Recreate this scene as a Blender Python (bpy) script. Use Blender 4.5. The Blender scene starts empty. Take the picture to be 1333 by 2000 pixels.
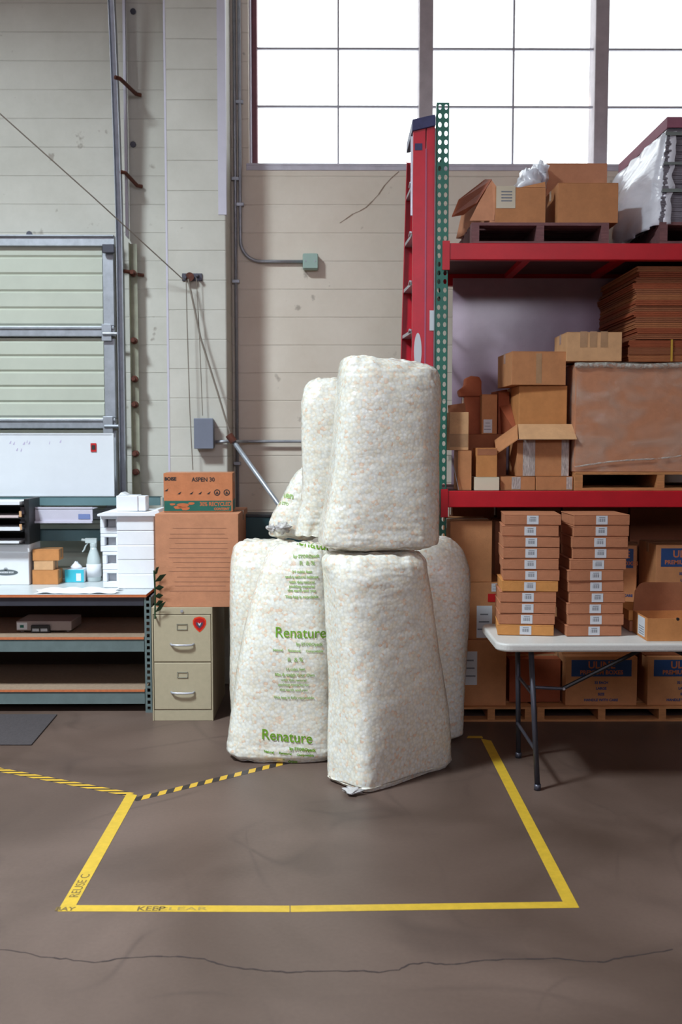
import bpy, bmesh, math, random
from mathutils import Vector, Matrix, noise
from mathutils.bvhtree import BVHTree
random.seed(7)
S = bpy.context.scene
C = S.collection
PI = math.pi
# ------------------------------------------------------------------ camera
F = 1944.0; CAMZ = 1.72
PITCH = math.atan(135/1944.0); YAW = math.atan(14.5/1944.0)
cd = bpy.data.cameras.new('camera'); cam = bpy.data.objects.new('camera', cd); C.objects.link(cam)
cd.sensor_fit = 'VERTICAL'; cd.sensor_height = 36.0; cd.sensor_width = 24.0; cd.lens = 35.0
cam.location = (0, 0, CAMZ); cam.rotation_euler = (PI/2-PITCH, 0, -YAW)
cd.clip_end = 100
cd.dof.use_dof = True; cd.dof.focus_distance = 5.0; cd.dof.aperture_fstop = 2.4
S.camera = cam
S.view_settings.view_transform = 'Standard'; S.view_settings.look = 'None'
S.view_settings.exposure = -0.07; S.view_settings.gamma = 1.0
# ------------------------------------------------------------------ sky and lights
w = bpy.data.worlds.new('sky'); S.world = w; w.use_nodes = True
bg = w.node_tree.nodes['Background']; bg.inputs[0].default_value = (0.93, 0.97, 1.0, 1); bg.inputs[1].default_value = 3.0
def area(name, loc, target, sx, sy, power, col):
    l = bpy.data.lights.new(name, 'AREA'); l.shape = 'RECTANGLE'; l.size = sx; l.size_y = sy
    l.energy = power; l.color = col
    o = bpy.data.objects.new(name, l); C.objects.link(o); o.location = loc
    o.rotation_euler = (Vector(target)-Vector(loc)).to_track_quat('-Z', 'Y').to_euler()
    return o
# daylight through a skylight in the ceiling (left), and through the high windows behind the camera
SKX, SKY_ = -3.7, 2.5
area('skylight_daylight', (SKX, SKY_, 6.88), (SKX, SKY_+.001, 0), 1.2, 1.2, 1180, (0.80, 0.93, 1.0))
area('rear_window_daylight', (0.5, -4.8, 4.6), (0, 4.5, 0.6), 6.0, 1.6, 112, (0.84, 0.76, 1.0))
LAMPS = [(-2.2, 2.6), (2.6, 2.6), (-2.2, -1.4), (2.6, -1.4)]
LAMP_W = 11

# ------------------------------------------------------------------ helpers
_R = cam.rotation_euler.to_matrix()
def ray(u, v): return _R @ Vector((u-666.5, -(v-1000.0), -F))
def P(u, v, Y):
    d = ray(u, v); t = Y/d.y
    return Vector((d.x*t, Y, CAMZ+d.z*t))
def PZ(u, v, z=0.0):
    d = ray(u, v); t = (z-CAMZ)/d.z
    return Vector((d.x*t, d.y*t, z))
def X(u, Y, v=900): return P(u, v, Y).x
def Z(v, Y, u=652): return P(u, v, Y).z

class MB:
    def __init__(s): s.v = []; s.f = []
    def add(s, vs, fs):
        n = len(s.v); s.v += [tuple(a) for a in vs]; s.f += [tuple(i+n for i in f) for f in fs]; return s
    def box(s, x0, x1, y0, y1, z0, z1, M=None):
        vs = [Vector(p) for p in ((x0,y0,z0),(x1,y0,z0),(x1,y1,z0),(x0,y1,z0),(x0,y0,z1),(x1,y0,z1),(x1,y1,z1),(x0,y1,z1))]
        if M is not None: vs = [M @ p for p in vs]
        return s.add(vs, [(0,3,2,1),(4,5,6,7),(0,1,5,4),(1,2,6,5),(2,3,7,6),(3,0,4,7)])
    def cyl(s, p0, p1, r, n=12, r1=None):
        p0 = Vector(p0); p1 = Vector(p1); r1 = r if r1 is None else r1
        q = (p1-p0).to_track_quat('Z', 'Y'); vs = []
        for p, rr in ((p0, r), (p1, r1)):
            for i in range(n):
                a = 2*PI*i/n; vs.append(p + q @ Vector((rr*math.cos(a), rr*math.sin(a), 0)))
        fs = [(i, (i+1) % n, n+(i+1) % n, n+i) for i in range(n)]
        fs += [tuple(range(n-1, -1, -1)), tuple(range(n, 2*n))]
        return s.add(vs, fs)
    def tube(s, pts, r, n=8):
        pts = [Vector(p) for p in pts]; vs = []; fs = []
        m = len(pts); up = None
        for k, p in enumerate(pts):
            d = (pts[min(k+1, m-1)]-pts[max(k-1, 0)]).normalized()
            if up is None:
                up = Vector((0, 0, 1)) if abs(d.z) < .9 else Vector((0, 1, 0))
            a = d.cross(up)
            if a.length < 1e-4: a = d.cross(Vector((1, 0, 0)))
            a.normalize(); b = a.cross(d).normalized(); up = b
            for i in range(n):
                t = 2*PI*i/n; vs.append(p + a*(r*math.cos(t)) + b*(r*math.sin(t)))
        for k in range(m-1):
            for i in range(n):
                fs.append((k*n+i, k*n+(i+1) % n, (k+1)*n+(i+1) % n, (k+1)*n+i))
        fs += [tuple(range(n-1, -1, -1)), tuple((m-1)*n+i for i in range(n))]
        return s.add(vs, fs)
    def lathe(s, prof, c=(0, 0, 0), n=24):
        vs = []; fs = []; c = Vector(c)
        for r, z in prof:
            for i in range(n):
                a = 2*PI*i/n; vs.append(c+Vector((r*math.cos(a), r*math.sin(a), z)))
        for k in range(len(prof)-1):
            for i in range(n):
                fs.append((k*n+i, k*n+(i+1) % n, (k+1)*n+(i+1) % n, (k+1)*n+i))
        fs += [tuple(range(n-1, -1, -1)), tuple((len(prof)-1)*n+i for i in range(n))]
        return s.add(vs, fs)
    def prism(s, poly, o, ax, ay, th):
        """poly in 2D spanned by ax, ay from o, extruded by vector th"""
        o = Vector(o); ax = Vector(ax); ay = Vector(ay); th = Vector(th); n = len(poly)
        vs = [o+ax*a+ay*b for a, b in poly] + [o+ax*a+ay*b+th for a, b in poly]
        fs = [tuple(range(n-1, -1, -1)), tuple(range(n, 2*n))] + [(i, (i+1) % n, n+(i+1) % n, n+i) for i in range(n)]
        return s.add(vs, fs)

def obj(name, mb, mat, parent=None, bevel=0, smooth=False, seg=2, sub=0):
    me = bpy.data.meshes.new(name)
    me.from_pydata([tuple(a) for a in mb.v], [], mb.f)
    bm = bmesh.new(); bm.from_mesh(me); bmesh.ops.recalc_face_normals(bm, faces=bm.faces); bm.to_mesh(me); bm.free()
    o = bpy.data.objects.new(name, me); C.objects.link(o)
    if mat: me.materials.append(mat)
    if parent: o.parent = parent
    if bevel:
        b = o.modifiers.new('bevel', 'BEVEL'); b.width = bevel; b.segments = seg; b.limit_method = 'ANGLE'
    if sub:
        b = o.modifiers.new('sub', 'SUBSURF'); b.levels = sub; b.render_levels = sub
    if smooth:
        for p in me.polygons: p.use_smooth = True
    return o
def tag(o, label=None, cat=None, group=None, kind=None):
    if label: o['label'] = label
    if cat: o['category'] = cat
    if group: o['group'] = group
    if kind: o['kind'] = kind
    return o
def thing(name, label, cat, loc=(0, 0, 0), rz=0, group=None):
    o = bpy.data.objects.new(name, None); C.objects.link(o); o.location = loc; o.rotation_euler = (0, 0, rz)
    return tag(o, label, cat, group)
def struct(name, mb, mat, parent=None, **k):
    o = obj(name, mb, mat, parent, **k)
    if not parent: o['kind'] = 'structure'
    return o
def dup(root, loc, rz=0, label=None):
    r = root.copy(); C.objects.link(r); r.location = loc; r.rotation_euler = (0, 0, rz)
    if label: r['label'] = label
    for ch in list(root.children):
        c = ch.copy(); C.objects.link(c); c.parent = r
        for g in ch.children:
            d = g.copy(); C.objects.link(d); d.parent = c
    return r
def text_mb(s, size, bold=0.0, sx=1.0, align='CENTER'):
    cu = bpy.data.curves.new('t', 'FONT'); cu.body = s; cu.size = size; cu.align_x = align; cu.align_y = 'CENTER'
    cu.offset = bold; cu.resolution_u = 3
    o = bpy.data.objects.new('t', cu); C.objects.link(o)
    dg = bpy.context.evaluated_depsgraph_get(); dg.update()
    me = bpy.data.meshes.new_from_object(o.evaluated_get(dg))
    m = MB(); m.add([(v.co.x*sx, v.co.y, 0) for v in me.vertices], [tuple(p.vertices) for p in me.polygons])
    bpy.data.objects.remove(o); bpy.data.curves.remove(cu); bpy.data.meshes.remove(me)
    return m
def flat_text(mb, s, size, x, y, z, bold=0, sx=1.0, align='CENTER'):
    """text standing in the XZ plane facing -Y"""
    t = text_mb(s, size, bold, sx, align)
    return mb.add([(x+a, y, z+b) for a, b, _ in t.v], t.f)

# ------------------------------------------------------------------ materials
def srgb(r, g, b):
    f = lambda c: ((c/255+.055)/1.055)**2.4 if c/255 > .04045 else c/255/12.92
    return (f(r), f(g), f(b), 1)
def mat(name, col, rough=.6, metal=0, noise_amt=0, noise_scale=8, bump=0, bump_scale=60, coat=0, spec=None, stretch=(1, 1, 1)):
    m = bpy.data.materials.new(name); m.use_nodes = True; nt = m.node_tree; N = nt.nodes; L = nt.links
    b = N['Principled BSDF']; b.inputs['Base Color'].default_value = col; b.inputs['Roughness'].default_value = rough
    b.inputs['Metallic'].default_value = metal; b.inputs['Coat Weight'].default_value = coat; b.inputs['Coat Roughness'].default_value = .15
    if spec is not None: b.inputs['Specular IOR Level'].default_value = spec
    if noise_amt or bump:
        tc = N.new('ShaderNodeTexCoord'); mp = N.new('ShaderNodeMapping'); mp.inputs['Scale'].default_value = stretch
        L.new(tc.outputs['Object'], mp.inputs[0])
    if noise_amt:
        n = N.new('ShaderNodeTexNoise'); n.inputs['Scale'].default_value = noise_scale; n.inputs['Detail'].default_value = 6
        n.inputs['Roughness'].default_value = .65
        L.new(mp.outputs[0], n.inputs['Vector'])
        r = N.new('ShaderNodeValToRGB'); e = r.color_ramp.elements
        e[0].position = .3; e[1].position = .7
        e[0].color = tuple(c*(1-noise_amt) for c in col[:3])+(1,); e[1].color = tuple(min(1, c*(1+noise_amt)) for c in col[:3])+(1,)
        L.new(n.outputs['Fac'], r.inputs[0]); L.new(r.outputs[0], b.inputs['Base Color'])
    if bump:
        n2 = N.new('ShaderNodeTexNoise'); n2.inputs['Scale'].default_value = bump_scale; n2.inputs['Detail'].default_value = 4
        L.new(mp.outputs[0], n2.inputs['Vector'])
        bp = N.new('ShaderNodeBump'); bp.inputs['Strength'].default_value = bump; bp.inputs['Distance'].default_value = .01
        L.new(n2.outputs['Fac'], bp.inputs['Height']); L.new(bp.outputs[0], b.inputs['Normal'])
    return m
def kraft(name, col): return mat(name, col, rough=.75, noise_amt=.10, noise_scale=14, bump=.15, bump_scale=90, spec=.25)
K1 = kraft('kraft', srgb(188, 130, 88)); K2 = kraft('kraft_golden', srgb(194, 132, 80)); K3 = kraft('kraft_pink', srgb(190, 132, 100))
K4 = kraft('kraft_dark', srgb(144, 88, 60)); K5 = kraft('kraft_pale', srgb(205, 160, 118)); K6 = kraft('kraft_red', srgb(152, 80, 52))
K7 = kraft('kraft_brown', srgb(164, 104, 68)); KIN = kraft('kraft_inner', srgb(160, 104, 74))
TAPE = mat('clear_packing_tape', srgb(176, 138, 104), rough=.15, coat=.6, noise_amt=.12, noise_scale=20)
CLEARFILM = mat('silvery_film_tape', srgb(190, 178, 172), rough=.12, coat=1, noise_amt=.35, noise_scale=25, stretch=(6, 6, 1), bump=.6, bump_scale=40)
WHITEPAPER = mat('white_paper', srgb(225, 226, 230), rough=.7, noise_amt=.03)
LABEL = mat('label_paper', srgb(205, 208, 214), rough=.5, noise_amt=.03)
GREYPRINT = mat('grey_print', srgb(120, 124, 132), rough=.7)
BLACKPRINT = mat('black_print', srgb(38, 36, 38), rough=.6)
RED = mat('rack_red', srgb(190, 12, 30), rough=.42, noise_amt=.12, noise_scale=5, bump=.05)
LADDERRED = mat('ladder_red', srgb(196, 18, 42), rough=.38, noise_amt=.14, noise_scale=6)
GREEN = mat('rack_green', srgb(28, 100, 84), rough=.45, noise_amt=.2, noise_scale=9)
NAVYCAP = mat('navy_cap', srgb(52, 54, 96), rough=.5, noise_amt=.25, noise_scale=30)
ALU = mat('aluminium', srgb(196, 198, 208), rough=.35, metal=.6, noise_amt=.08)
GALV = mat('galvanised', srgb(166, 170, 178), rough=.42, metal=.55, noise_amt=.15, noise_scale=18)
DARKSTEEL = mat('dark_steel', srgb(74, 74, 84), rough=.4, metal=.5, noise_amt=.1)
RUST = mat('rusty_bolt', srgb(88, 44, 30), rough=.8, noise_amt=.4, noise_scale=30)
BENCHST = mat('bench_steel', srgb(98, 112, 112), rough=.5, noise_amt=.12, noise_scale=12)
TEAL = mat('teal_steel', srgb(92, 122, 126), rough=.5, noise_amt=.1)
DTEAL = mat('dark_teal', srgb(22, 60, 66), rough=.5, noise_amt=.1)
BLACK = mat('black_plastic', srgb(30, 30, 32), rough=.45, noise_amt=.2, noise_scale=20)
PBOARD = mat('particle_board', srgb(150, 128, 108), rough=.7, noise_amt=.18, noise_scale=40)
PEDGE = mat('particle_edge', srgb(190, 108, 66), rough=.75, noise_amt=.15, noise_scale=50)
WHITEST = mat('white_board', srgb(222, 226, 232), rough=.25, noise_amt=.02, coat=.3)
BENCHTOP = mat('bench_top_white', srgb(200, 206, 208), rough=.35, noise_amt=.06)
FOAM = mat('white_foam', srgb(232, 236, 242), rough=.8, noise_amt=.03, bump=.1)
BEIGE = mat('cabinet_beige', srgb(176, 164, 138), rough=.5, noise_amt=.05, noise_scale=30)
BEIGE2 = mat('cabinet_beige_trim', srgb(148, 146, 130), rough=.4, metal=.2)
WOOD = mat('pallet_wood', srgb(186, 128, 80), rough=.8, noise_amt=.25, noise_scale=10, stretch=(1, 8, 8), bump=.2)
WOODSH = mat('pallet_wood_shaded', srgb(120, 82, 84), rough=.8, noise_amt=.25, noise_scale=10, stretch=(1, 8, 8), bump=.2)  # same pallet wood with the upper level's shade put into its colour
GREYPLY = mat('deck_board', srgb(92, 56, 60), rough=.8, noise_amt=.15, noise_scale=8)
TABLETOP = mat('table_plastic', srgb(206, 204, 200), rough=.45, noise_amt=.04, noise_scale=60, bump=.12, bump_scale=150)
BLUEBAND = mat('blue_print', srgb(28, 62, 112), rough=.6, noise_amt=.1)
ORANGEP = mat('orange_print', srgb(184, 104, 62), rough=.6)
GREENP = mat('green_print', srgb(20, 96, 84), rough=.6, noise_amt=.12, noise_scale=20)
LIME = mat('lime_green_ink', srgb(112, 160, 34), rough=.5, noise_amt=.15, noise_scale=60)
LIMEF = mat('faded_green_ink', srgb(158, 186, 118), rough=.5, noise_amt=.2, noise_scale=80)
MATRUB = mat('rubber_mat', srgb(66, 60, 62), rough=.9, noise_amt=.15, noise_scale=50, bump=.4)
CYAN = mat('cyan_print', srgb(60, 185, 205), rough=.5, noise_amt=.1)
TISSUE = mat('tissue', srgb(236, 240, 248), rough=.9)
LEAF = mat('leaf_green', srgb(28, 62, 36), rough=.5, noise_amt=.25)
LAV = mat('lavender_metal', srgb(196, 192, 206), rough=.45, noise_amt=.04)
STEELBOX = mat('grey_box', srgb(112, 118, 134), rough=.5, noise_amt=.06)
MINT = mat('mint_box', srgb(160, 186, 176), rough=.5, noise_amt=.05)
REDST = mat('red_sticker', srgb(216, 58, 24), rough=.4); REDST2 = mat('deep_red_sticker', srgb(180, 18, 22), rough=.4)
REDTAG = mat('red_tag', srgb(190, 20, 24), rough=.5)
BLUEG = mat('slate_ink', srgb(62, 66, 86), rough=.5)
YSTRAP = mat('yellow_strap', srgb(190, 150, 50), rough=.4)
GREYST = mat('wrapped_grey_card', srgb(112, 108, 118), rough=.35, coat=.6, noise_amt=.3, noise_scale=6, stretch=(.6, .6, 6))
MAUVE = mat('mauve_card', srgb(150, 92, 112), rough=.7, noise_amt=.12)
CLEARPL = mat('translucent_plastic', srgb(196, 206, 206), rough=.25, coat=.3)
DOORPANEL = mat('door_panel', srgb(190, 194, 180), rough=.5, noise_amt=.05, noise_scale=4)

def film(name, col, alpha, alpha_var=.3, rough=.12, scale=6, stretch=(1, 1, 1)):
    m = bpy.data.materials.new(name); m.use_nodes = True; nt = m.node_tree; N = nt.nodes; L = nt.links
    b = N['Principled BSDF']; b.inputs['Base Color'].default_value = col; b.inputs['Roughness'].default_value = rough
    b.inputs['Coat Weight'].default_value = .6
    tc = N.new('ShaderNodeTexCoord'); mp = N.new('ShaderNodeMapping'); mp.inputs['Scale'].default_value = stretch
    n = N.new('ShaderNodeTexNoise'); n.inputs['Scale'].default_value = scale; n.inputs['Detail'].default_value = 5; n.inputs['Distortion'].default_value = 1.2
    L.new(tc.outputs['Object'], mp.inputs[0]); L.new(mp.outputs[0], n.inputs['Vector'])
    mr = N.new('ShaderNodeMapRange'); mr.inputs['From Min'].default_value = .35; mr.inputs['From Max'].default_value = .7
    mr.inputs['To Min'].default_value = max(0, alpha-alpha_var); mr.inputs['To Max'].default_value = min(1, alpha+alpha_var)
    L.new(n.outputs['Fac'], mr.inputs[0]); L.new(mr.outputs[0], b.inputs['Alpha'])
    bp = N.new('ShaderNodeBump'); bp.inputs['Strength'].default_value = .7; bp.inputs['Distance'].default_value = .02
    L.new(n.outputs['Fac'], bp.inputs['Height']); L.new(bp.outputs[0], b.inputs['Normal'])
    return m
WRAP = film('stretch_wrap', srgb(215, 222, 214), .07, .15, rough=.08, scale=3.0, stretch=(1.4, 1.4, 2.6))
WRAPW = film('white_wrap', srgb(232, 235, 246), .93, .1, rough=.3, scale=4, stretch=(1, .6, 1.5))

def glass():
    m = bpy.data.materials.new('window_glass'); m.use_nodes = True; nt = m.node_tree; N = nt.nodes; L = nt.links
    out = N['Material Output']; N.remove(N['Principled BSDF'])
    t = N.new('ShaderNodeBsdfTransparent'); t.inputs[0].default_value = (.97, .98, .98, 1)
    g = N.new('ShaderNodeBsdfGlossy'); g.inputs['Roughness'].default_value = .1
    mx = N.new('ShaderNodeMixShader'); mx.inputs[0].default_value = .05
    L.new(t.outputs[0], mx.inputs[1]); L.new(g.outputs[0], mx.inputs[2]); L.new(mx.outputs[0], out.inputs[0]); return m
GLASS = glass()

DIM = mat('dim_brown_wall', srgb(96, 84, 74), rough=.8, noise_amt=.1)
def wall_mat(c0, c1):
    m = bpy.data.materials.new('painted_block'); m.use_nodes = True; nt = m.node_tree; N = nt.nodes; L = nt.links
    b = N['Principled BSDF']; b.inputs['Roughness'].default_value = .55; b.inputs['Specular IOR Level'].default_value = .3
    tc = N.new('ShaderNodeTexCoord'); sp = N.new('ShaderNodeSeparateXYZ'); L.new(tc.outputs['Object'], sp.inputs[0])
    ad = N.new('ShaderNodeMath'); ad.operation = 'ADD'; L.new(sp.outputs['X'], ad.inputs[0]); L.new(sp.outputs['Y'], ad.inputs[1])
    cb = N.new('ShaderNodeCombineXYZ'); L.new(ad.outputs[0], cb.inputs[0]); L.new(sp.outputs['Z'], cb.inputs[1])
    br = N.new('ShaderNodeTexBrick'); br.inputs['Scale'].default_value = 1
    br.inputs['Brick Width'].default_value = 60; br.inputs['Row Height'].default_value = .203; br.inputs['Mortar Size'].default_value = .005
    br.inputs['Mortar Smooth'].default_value = .6
    br.inputs['Color1'].default_value = (1, 1, 1, 1); br.inputs['Color2'].default_value = (.96, .96, .96, 1); br.inputs['Mortar'].default_value = (0, 0, 0, 1)
    L.new(cb.outputs[0], br.inputs['Vector'])
    n = N.new('ShaderNodeTexNoise'); n.inputs['Scale'].default_value = 1.3; n.inputs['Detail'].default_value = 8; n.inputs['Roughness'].default_value = .7
    L.new(tc.outputs['Object'], n.inputs['Vector'])
    r = N.new('ShaderNodeValToRGB'); e = r.color_ramp.elements; e[0].position = .3; e[1].position = .7
    e[0].color = srgb(*c0); e[1].color = srgb(*c1)
    L.new(n.outputs['Fac'], r.inputs[0])
    # patchy mortar line visibility
    n2 = N.new('ShaderNodeTexNoise'); n2.inputs['Scale'].default_value = 2.5; n2.inputs['Detail'].default_value = 5; L.new(tc.outputs['Object'], n2.inputs['Vector'])
    mr = N.new('ShaderNodeMapRange'); mr.inputs['From Min'].default_value = .42; mr.inputs['From Max'].default_value = .65; mr.inputs['To Min'].default_value = .0; mr.inputs['To Max'].default_value = .16
    L.new(n2.outputs['Fac'], mr.inputs[0])
    mu = N.new('ShaderNodeMath'); mu.operation = 'MULTIPLY'; L.new(br.outputs['Fac'], mu.inputs[0]); L.new(mr.outputs[0], mu.inputs[1])
    # small dark chips
    vo = N.new('ShaderNodeTexNoise'); vo.inputs['Scale'].default_value = 9; vo.inputs['Detail'].default_value = 3; L.new(tc.outputs['Object'], vo.inputs['Vector'])
    m3 = N.new('ShaderNodeMapRange'); m3.inputs['From Min'].default_value = .70; m3.inputs['From Max'].default_value = .76; m3.inputs['To Min'].default_value = 0; m3.inputs['To Max'].default_value = .5
    L.new(vo.outputs['Fac'], m3.inputs[0])
    mm = N.new('ShaderNodeMath'); mm.operation = 'MAXIMUM'; L.new(mu.outputs[0], mm.inputs[0]); L.new(m3.outputs[0], mm.inputs[1])
    mix = N.new('ShaderNodeMixRGB'); L.new(mm.outputs[0], mix.inputs[0]); L.new(r.outputs[0], mix.inputs[1]); mix.inputs[2].default_value = srgb(110, 92, 78)
    L.new(mix.outputs[0], b.inputs['Base Color'])
    bp = N.new('ShaderNodeBump'); bp.inputs['Strength'].default_value = .6; bp.inputs['Distance'].default_value = .008; bp.invert = True
    L.new(br.outputs['Fac'], bp.inputs['Height']); L.new(bp.outputs[0], b.inputs['Normal'])
    return m
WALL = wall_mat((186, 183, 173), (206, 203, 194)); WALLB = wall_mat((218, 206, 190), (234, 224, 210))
def floor_mat():
    m = bpy.data.materials.new('polished_concrete'); m.use_nodes = True; nt = m.node_tree; N = nt.nodes; L = nt.links
    b = N['Principled BSDF']
    tc = N.new('ShaderNodeTexCoord')
    def nz(scale, detail, dist=0, stretch=(1, 1, 1), rot=0):
        mp = N.new('ShaderNodeMapping'); mp.inputs['Scale'].default_value = stretch; mp.inputs['Rotation'].default_value = (0, 0, rot)
        L.new(tc.outputs['Object'], mp.inputs[0])
        n = N.new('ShaderNodeTexNoise'); n.inputs['Scale'].default_value = scale; n.inputs['Detail'].default_value = detail
        n.inputs['Distortion'].default_value = dist; L.new(mp.outputs[0], n.inputs['Vector']); return n
    a = nz(.9, 8, .6); r = N.new('ShaderNodeValToRGB'); e = r.color_ramp.elements; e[0].position = .3; e[1].position = .72
    e[0].color = srgb(74, 59, 51); e[1].color = srgb(113, 94, 85); L.new(a.outputs['Fac'], r.inputs[0])
    # curved scuffs and tyre marks: thin bands of a warped noise
    def band(src, lo, hi):
        s = N.new('ShaderNodeMath'); s.operation = 'SUBTRACT'; s.inputs[1].default_value = .5; L.new(src, s.inputs[0])
        ab = N.new('ShaderNodeMath'); ab.operation = 'ABSOLUTE'; L.new(s.outputs[0], ab.inputs[0])
        mr = N.new('ShaderNodeMapRange'); mr.inputs['From Min'].default_value = 0; mr.inputs['From Max'].default_value = lo
        mr.inputs['To Min'].default_value = hi; mr.inputs['To Max'].default_value = 0; L.new(ab.outputs[0], mr.inputs[0]); return mr
    b1 = band(nz(.8, 1, 1.2).outputs['Fac'], .02, .38); b2 = band(nz(1.3, 1, .5, (1, .5, 1), .7).outputs['Fac'], .014, .3)
    mk = nz(1.7, 3); mkr = N.new('ShaderNodeMapRange'); mkr.inputs['From Min'].default_value = .45; mkr.inputs['From Max'].default_value = .6; L.new(mk.outputs['Fac'], mkr.inputs[0])
    ad = N.new('ShaderNodeMath'); ad.operation = 'MAXIMUM'; L.new(b1.outputs[0], ad.inputs[0]); L.new(b2.outputs[0], ad.inputs[1])
    mu = N.new('ShaderNodeMath'); mu.operation = 'MULTIPLY'; L.new(ad.outputs[0], mu.inputs[0]); L.new(mkr.outputs[0], mu.inputs[1])
    mix = N.new('ShaderNodeMixRGB'); L.new(mu.outputs[0], mix.inputs[0]); L.new(r.outputs[0], mix.inputs[1]); mix.inputs[2].default_value = srgb(62, 50, 46)
    f = nz(60, 5); fr = N.new('ShaderNodeMapRange'); fr.inputs['To Min'].default_value = .86; fr.inputs['To Max'].default_value = 1.12; L.new(f.outputs['Fac'], fr.inputs[0])
    m2 = N.new('ShaderNodeMixRGB'); m2.blend_type = 'MULTIPLY'; m2.inputs[0].default_value = 1; L.new(mix.outputs[0], m2.inputs[1]); L.new(fr.outputs[0], m2.inputs[2])
    L.new(m2.outputs[0], b.inputs['Base Color'])
    rr = N.new('ShaderNodeMapRange'); rr.inputs['To Min'].default_value = .34; rr.inputs['To Max'].default_value = .55; L.new(a.outputs['Fac'], rr.inputs[0]); L.new(rr.outputs[0], b.inputs['Roughness'])
    b.inputs['Specular IOR Level'].default_value = .45
    bp = N.new('ShaderNodeBump'); bp.inputs['Strength'].default_value = .08; bp.inputs['Distance'].default_value = .004
    L.new(f.outputs['Fac'], bp.inputs['Height']); L.new(bp.outputs[0], b.inputs['Normal'])
    return m
FLOOR = floor_mat()
def yellow_mat():
    m = mat('yellow_tape', srgb(204, 168, 52), rough=.4, noise_amt=.12, noise_scale=25); return m
YEL = yellow_mat()
def hazard_mat(k_, th_):
    m = bpy.data.materials.new('hazard_tape'); m.use_nodes = True; nt = m.node_tree; N = nt.nodes; L = nt.links
    b = N['Principled BSDF']; b.inputs['Roughness'].default_value = .4
    tc = N.new('ShaderNodeTexCoord'); sp = N.new('ShaderNodeSeparateXYZ'); L.new(tc.outputs['Object'], sp.inputs[0])
    ad = N.new('ShaderNodeMath'); ad.operation = 'ADD'; L.new(sp.outputs['X'], ad.inputs[0]); sy = N.new('ShaderNodeMath'); sy.operation = 'MULTIPLY'; sy.inputs[1].default_value = k_; L.new(sp.outputs['Y'], sy.inputs[0]); L.new(sy.outputs[0], ad.inputs[1])
    mu = N.new('ShaderNodeMath'); mu.operation = 'MULTIPLY'; mu.inputs[1].default_value = 1/.088; L.new(ad.outputs[0], mu.inputs[0])
    fr = N.new('ShaderNodeMath'); fr.operation = 'FRACT'; L.new(mu.outputs[0], fr.inputs[0])
    gt = N.new('ShaderNodeMath'); gt.operation = 'GREATER_THAN'; gt.inputs[1].default_value = th_; L.new(fr.outputs[0], gt.inputs[0])
    mix = N.new('ShaderNodeMixRGB'); L.new(gt.outputs[0], mix.inputs[0]); mix.inputs[1].default_value = srgb(46, 42, 42); mix.inputs[2].default_value = srgb(206, 164, 54)
    L.new(mix.outputs[0], b.inputs['Base Color']); return m
HAZ1 = hazard_mat(-2.0, .40); HAZ2 = hazard_mat(-.8, .5)
def peanut_mat(name, tint=1.0):
    m = bpy.data.materials.new(name); m.use_nodes = True; nt = m.node_tree; N = nt.nodes; L = nt.links
    b = N['Principled BSDF']; b.inputs['Roughness'].default_value = .45
    b.inputs['Coat Weight'].default_value = .85; b.inputs['Coat Roughness'].default_value = .16
    b.inputs['Subsurface Weight'].default_value = 0.0
    tc = N.new('ShaderNodeTexCoord')
    vo = N.new('ShaderNodeTexVoronoi'); vo.inputs['Scale'].default_value = 66; L.new(tc.outputs['Object'], vo.inputs['Vector'])
    sc = N.new('ShaderNodeSeparateColor'); L.new(vo.outputs['Color'], sc.inputs[0])
    r = N.new('ShaderNodeValToRGB'); e = r.color_ramp.elements; e[0].position = 0; e[0].color = srgb(236, 234, 222)
    e[1].position = 1; e[1].color = srgb(238, 208, 182)
    for p, c in ((.35, (244, 244, 238)), (.6, (236, 228, 208)), (.8, (246, 244, 232)), (.93, (242, 226, 204))):
        q = e.new(p); q.color = srgb(*c)
    L.new(sc.outputs[0], r.inputs[0])
    dr = N.new('ShaderNodeMapRange'); dr.inputs['From Min'].default_value = .35; dr.inputs['From Max'].default_value = .75; dr.inputs['To Min'].default_value = 1; dr.inputs['To Max'].default_value = .86
    L.new(vo.outputs['Distance'], dr.inputs[0])
    m2 = N.new('ShaderNodeMixRGB'); m2.blend_type = 'MULTIPLY'; m2.inputs[0].default_value = 1; L.new(r.outputs[0], m2.inputs[1]); L.new(dr.outputs[0], m2.inputs[2])
    L.new(m2.outputs[0], b.inputs['Base Color'])
    bp = N.new('ShaderNodeBump'); bp.inputs['Strength'].default_value = .25; bp.inputs['Distance'].default_value = .003; bp.invert = True
    L.new(vo.outputs['Distance'], bp.inputs['Height']); L.new(bp.outputs[0], b.inputs['Normal'])
    # film wrinkles on the coat: short horizontal creases
    mp = N.new('ShaderNodeMapping'); mp.inputs['Scale'].default_value = (9, 9, 34); L.new(tc.outputs['Object'], mp.inputs[0])
    n = N.new('ShaderNodeTexNoise'); n.inputs['Scale'].default_value = 1; n.inputs['Detail'].default_value = 4; n.inputs['Distortion'].default_value = .8; L.new(mp.outputs[0], n.inputs['Vector'])
    bc = N.new('ShaderNodeBump'); bc.inputs['Strength'].default_value = .6; bc.inputs['Distance'].default_value = .012
    L.new(n.outputs['Fac'], bc.inputs['Height']); L.new(bc.outputs[0], b.inputs['Coat Normal'])
    return m
PEANUT = peanut_mat('peanuts_in_clear_film')
FILMEND = mat('gathered_film', srgb(190, 186, 186), rough=.2, coat=1, noise_amt=.12, noise_scale=30, bump=.8, bump_scale=50)
PANELGL = mat('glossy_lavender_sheet', srgb(168, 146, 164), rough=.22, coat=.7, noise_amt=.16, noise_scale=2, bump=.6, bump_scale=2.5)
CONC = mat('window_post', srgb(190, 182, 186), rough=.7, noise_amt=.12, noise_scale=12)
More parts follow.
